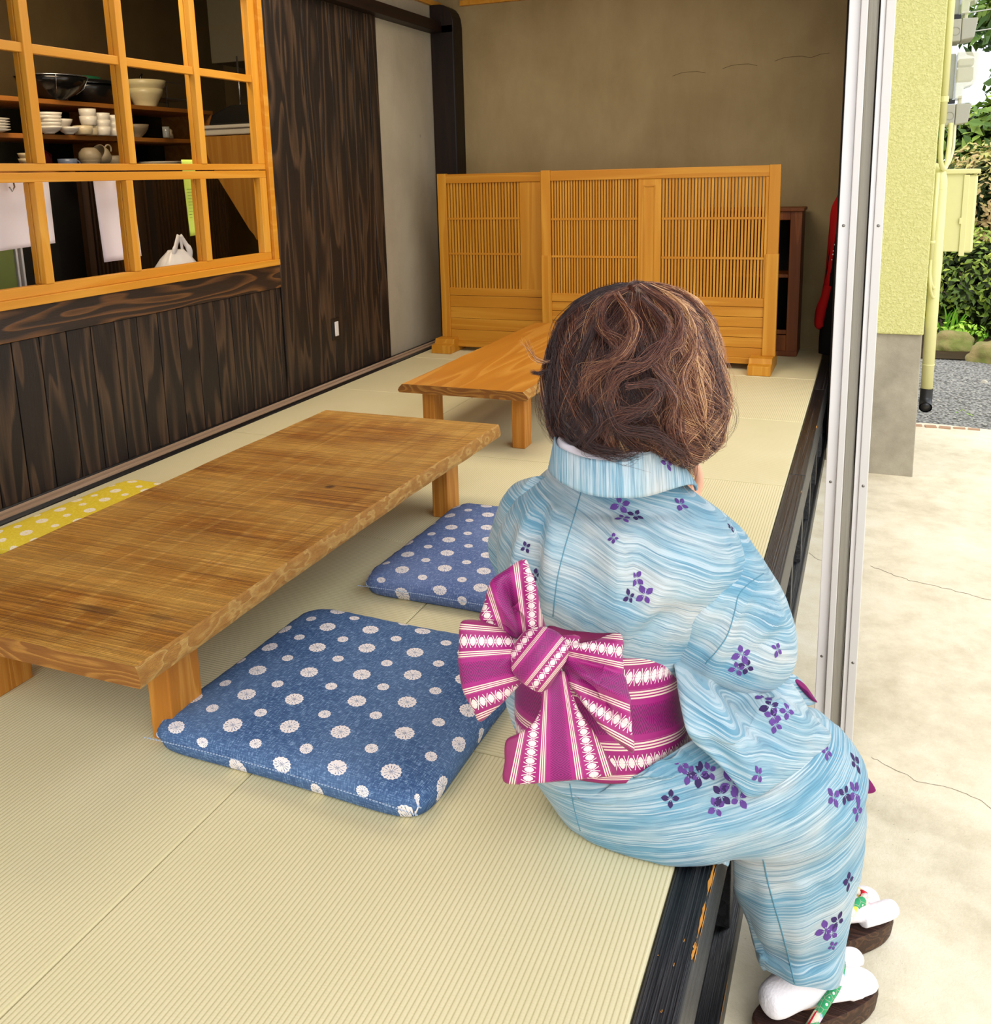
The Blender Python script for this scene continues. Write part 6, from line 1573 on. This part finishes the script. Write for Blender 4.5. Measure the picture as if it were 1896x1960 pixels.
    for (ctrl, n, sd) in (([(1180, 565, 1.49), (1215, 620, 1.45), (1190, 680, 1.43), (1130, 715, 1.45), (1120, 760, 1.46)], 90, .66), ([(1230, 570, 1.49), (1275, 630, 1.46), (1240, 690, 1.425), (1180, 720, 1.42), (1160, 770, 1.43)], 100, .50),
                          ([(1270, 580, 1.51), (1325, 660, 1.49), (1300, 730, 1.45), (1320, 790, 1.47), (1345, 850, 1.51)], 110, .70), ([(1200, 740, 1.42), (1260, 735, 1.42), (1240, 780, 1.42), (1180, 800, 1.43), (1150, 840, 1.45)], 80, .42),
                          ([(1250, 700, 1.43), (1290, 760, 1.43), (1280, 820, 1.45), (1310, 860, 1.48)], 100, .6), ([(1150, 600, 1.49), (1120, 660, 1.49), (1100, 720, 1.50), (1125, 770, 1.48), (1105, 820, 1.49)], 90, .25),
                          ([(1160, 770, 1.43), (1185, 820, 1.43), (1250, 830, 1.43), (1290, 860, 1.45), (1320, 868, 1.48)], 80, .35), ([(1130, 760, 1.45), (1150, 810, 1.44), (1120, 850, 1.46), (1180, 872, 1.45), (1220, 868, 1.45)], 90, .15),
                          ([(1215, 548, 1.52), (1160, 575, 1.50), (1150, 625, 1.48), (1185, 660, 1.45), (1175, 700, 1.44)], 90, .55), ([(1225, 548, 1.52), (1290, 590, 1.50), (1300, 650, 1.47), (1265, 690, 1.44), (1280, 735, 1.44)], 90, .62)):
        lock(ctrl, n, .0105, sd)  # pale locks carry a painted highlight, dark ones painted shade
    # flyaway hairs at the outline, rim light put into their pale colour
    for q in range(420):
        a0 = rnd.uniform(-pi, pi); ts = rnd.uniform(0, .8); te = min(1.1, ts+rnd.uniform(.15, .4)); ph = rnd.uniform(0, 6.28); up_ = rnd.uniform(.008, .032)
        pts = []
        for i in range(12):
            u = i/11; t = ts+(te-ts)*u; pts.append(S(a0+.22*sin(3*u+ph)*u, min(max(t, .005), 1), .004+up_*u**1.3+.004*sin(6*u+ph))-hz*max(t-1, 0)*.25)
        emit(pts, .00024, rnd.uniform(.55, 1))
    # ragged tips at the hem
    for q in range(46):
        a0 = rnd.uniform(-pi*1.05, .15); cu = rnd.uniform(-1, 1)
        for r_ in range(22):
            e = rnd.gauss(0, .03); pts = []
            for i in range(10):
                u = i/9; pts.append(S(a0+e*(1-.8*u)+.20*cu*u*u, min(.84+.17*u, 1), .002+.012*sin(pi*u)+.016*max(0, cu)*u*u)-hz*(.012+.012*abs(cu))*u*u*1.2)
            emit(pts, .00045, min(1, max(0, rnd.gauss(.34+.15*cos(a0), .15))))  # tips also coloured lighter towards the bright right side
    me = bpy.data.meshes.new('hair_strands'); me.from_pydata([(v[0]-woman.location.x, v[1]-woman.location.y, v[2]-woman.location.z) for v in V], [], F)
    me.materials.append(hm_.m); at = me.attributes.new('seed', 'FLOAT', 'POINT'); at.data.foreach_set('value', SD)
    me.polygons.foreach_set('use_smooth', [True]*len(me.polygons)); me.update()
    o = bpy.data.objects.new('hair_strands', me); COL.objects.link(o); o.parent = woman; o['kind'] = 'stuff'
hair()
# ================================================================== LIGHT
w = bpy.data.worlds.new('world'); SC.world = w; w.use_nodes = True
nt = w.node_tree; bg = nt.nodes['Background']
tc = nt.nodes.new('ShaderNodeTexCoord'); sp_ = nt.nodes.new('ShaderNodeSeparateXYZ'); nt.links.new(tc.outputs['Generated'], sp_.inputs[0])
nz_ = nt.nodes.new('ShaderNodeTexNoise'); nz_.inputs['Scale'].default_value = 2.2; nz_.inputs['Detail'].default_value = 5; nt.links.new(tc.outputs['Generated'], nz_.inputs[0])
rp = nt.nodes.new('ShaderNodeValToRGB'); nt.links.new(nz_.outputs[0], rp.inputs[0])
rp.color_ramp.elements[0].position = .35; rp.color_ramp.elements[0].color = (.80, .88, 1, 1)
rp.color_ramp.elements[1].position = .62; rp.color_ramp.elements[1].color = (1, .985, .96, 1)
nt.links.new(rp.outputs[0], bg.inputs[0]); bg.inputs[1].default_value = 1.05
L = bpy.data.lights.new('sun', 'SUN'); L.energy = .7; L.angle = radians(40); L.color = (1, .96, .9)
lo = bpy.data.objects.new('sun', L); COL.objects.link(lo); lo.rotation_euler = (radians(38), radians(32), 0)
def arealight(name, loc, tgt, size, e, c):
    L = bpy.data.lights.new(name, 'AREA'); L.energy = e; L.size = size; L.color = c
    o = bpy.data.objects.new(name, L); COL.objects.link(o); o.location = loc
    o.rotation_euler = (Vector(tgt)-Vector(loc)).to_track_quat('-Z', 'Y').to_euler(); return o
arealight('kitchen_lamp', (-2.85, 1.5, 2.3), (-3.4, 1.9, 1.0), .7, 15, (1, .82, .58))
arealight('room_fill', (-1.3, 2.2, 2.36), (-1.3, 2.2, 0), 1.6, 22, (1, .90, .76))  # added fill to lift the dim interior, not a known lamp
vs_ = SC.view_settings
vs_.view_transform = 'Standard'; vs_.look = 'None'; vs_.gamma = 1; vs_.exposure = .82
try: vs_.use_curve_mapping = False
except Exception: pass
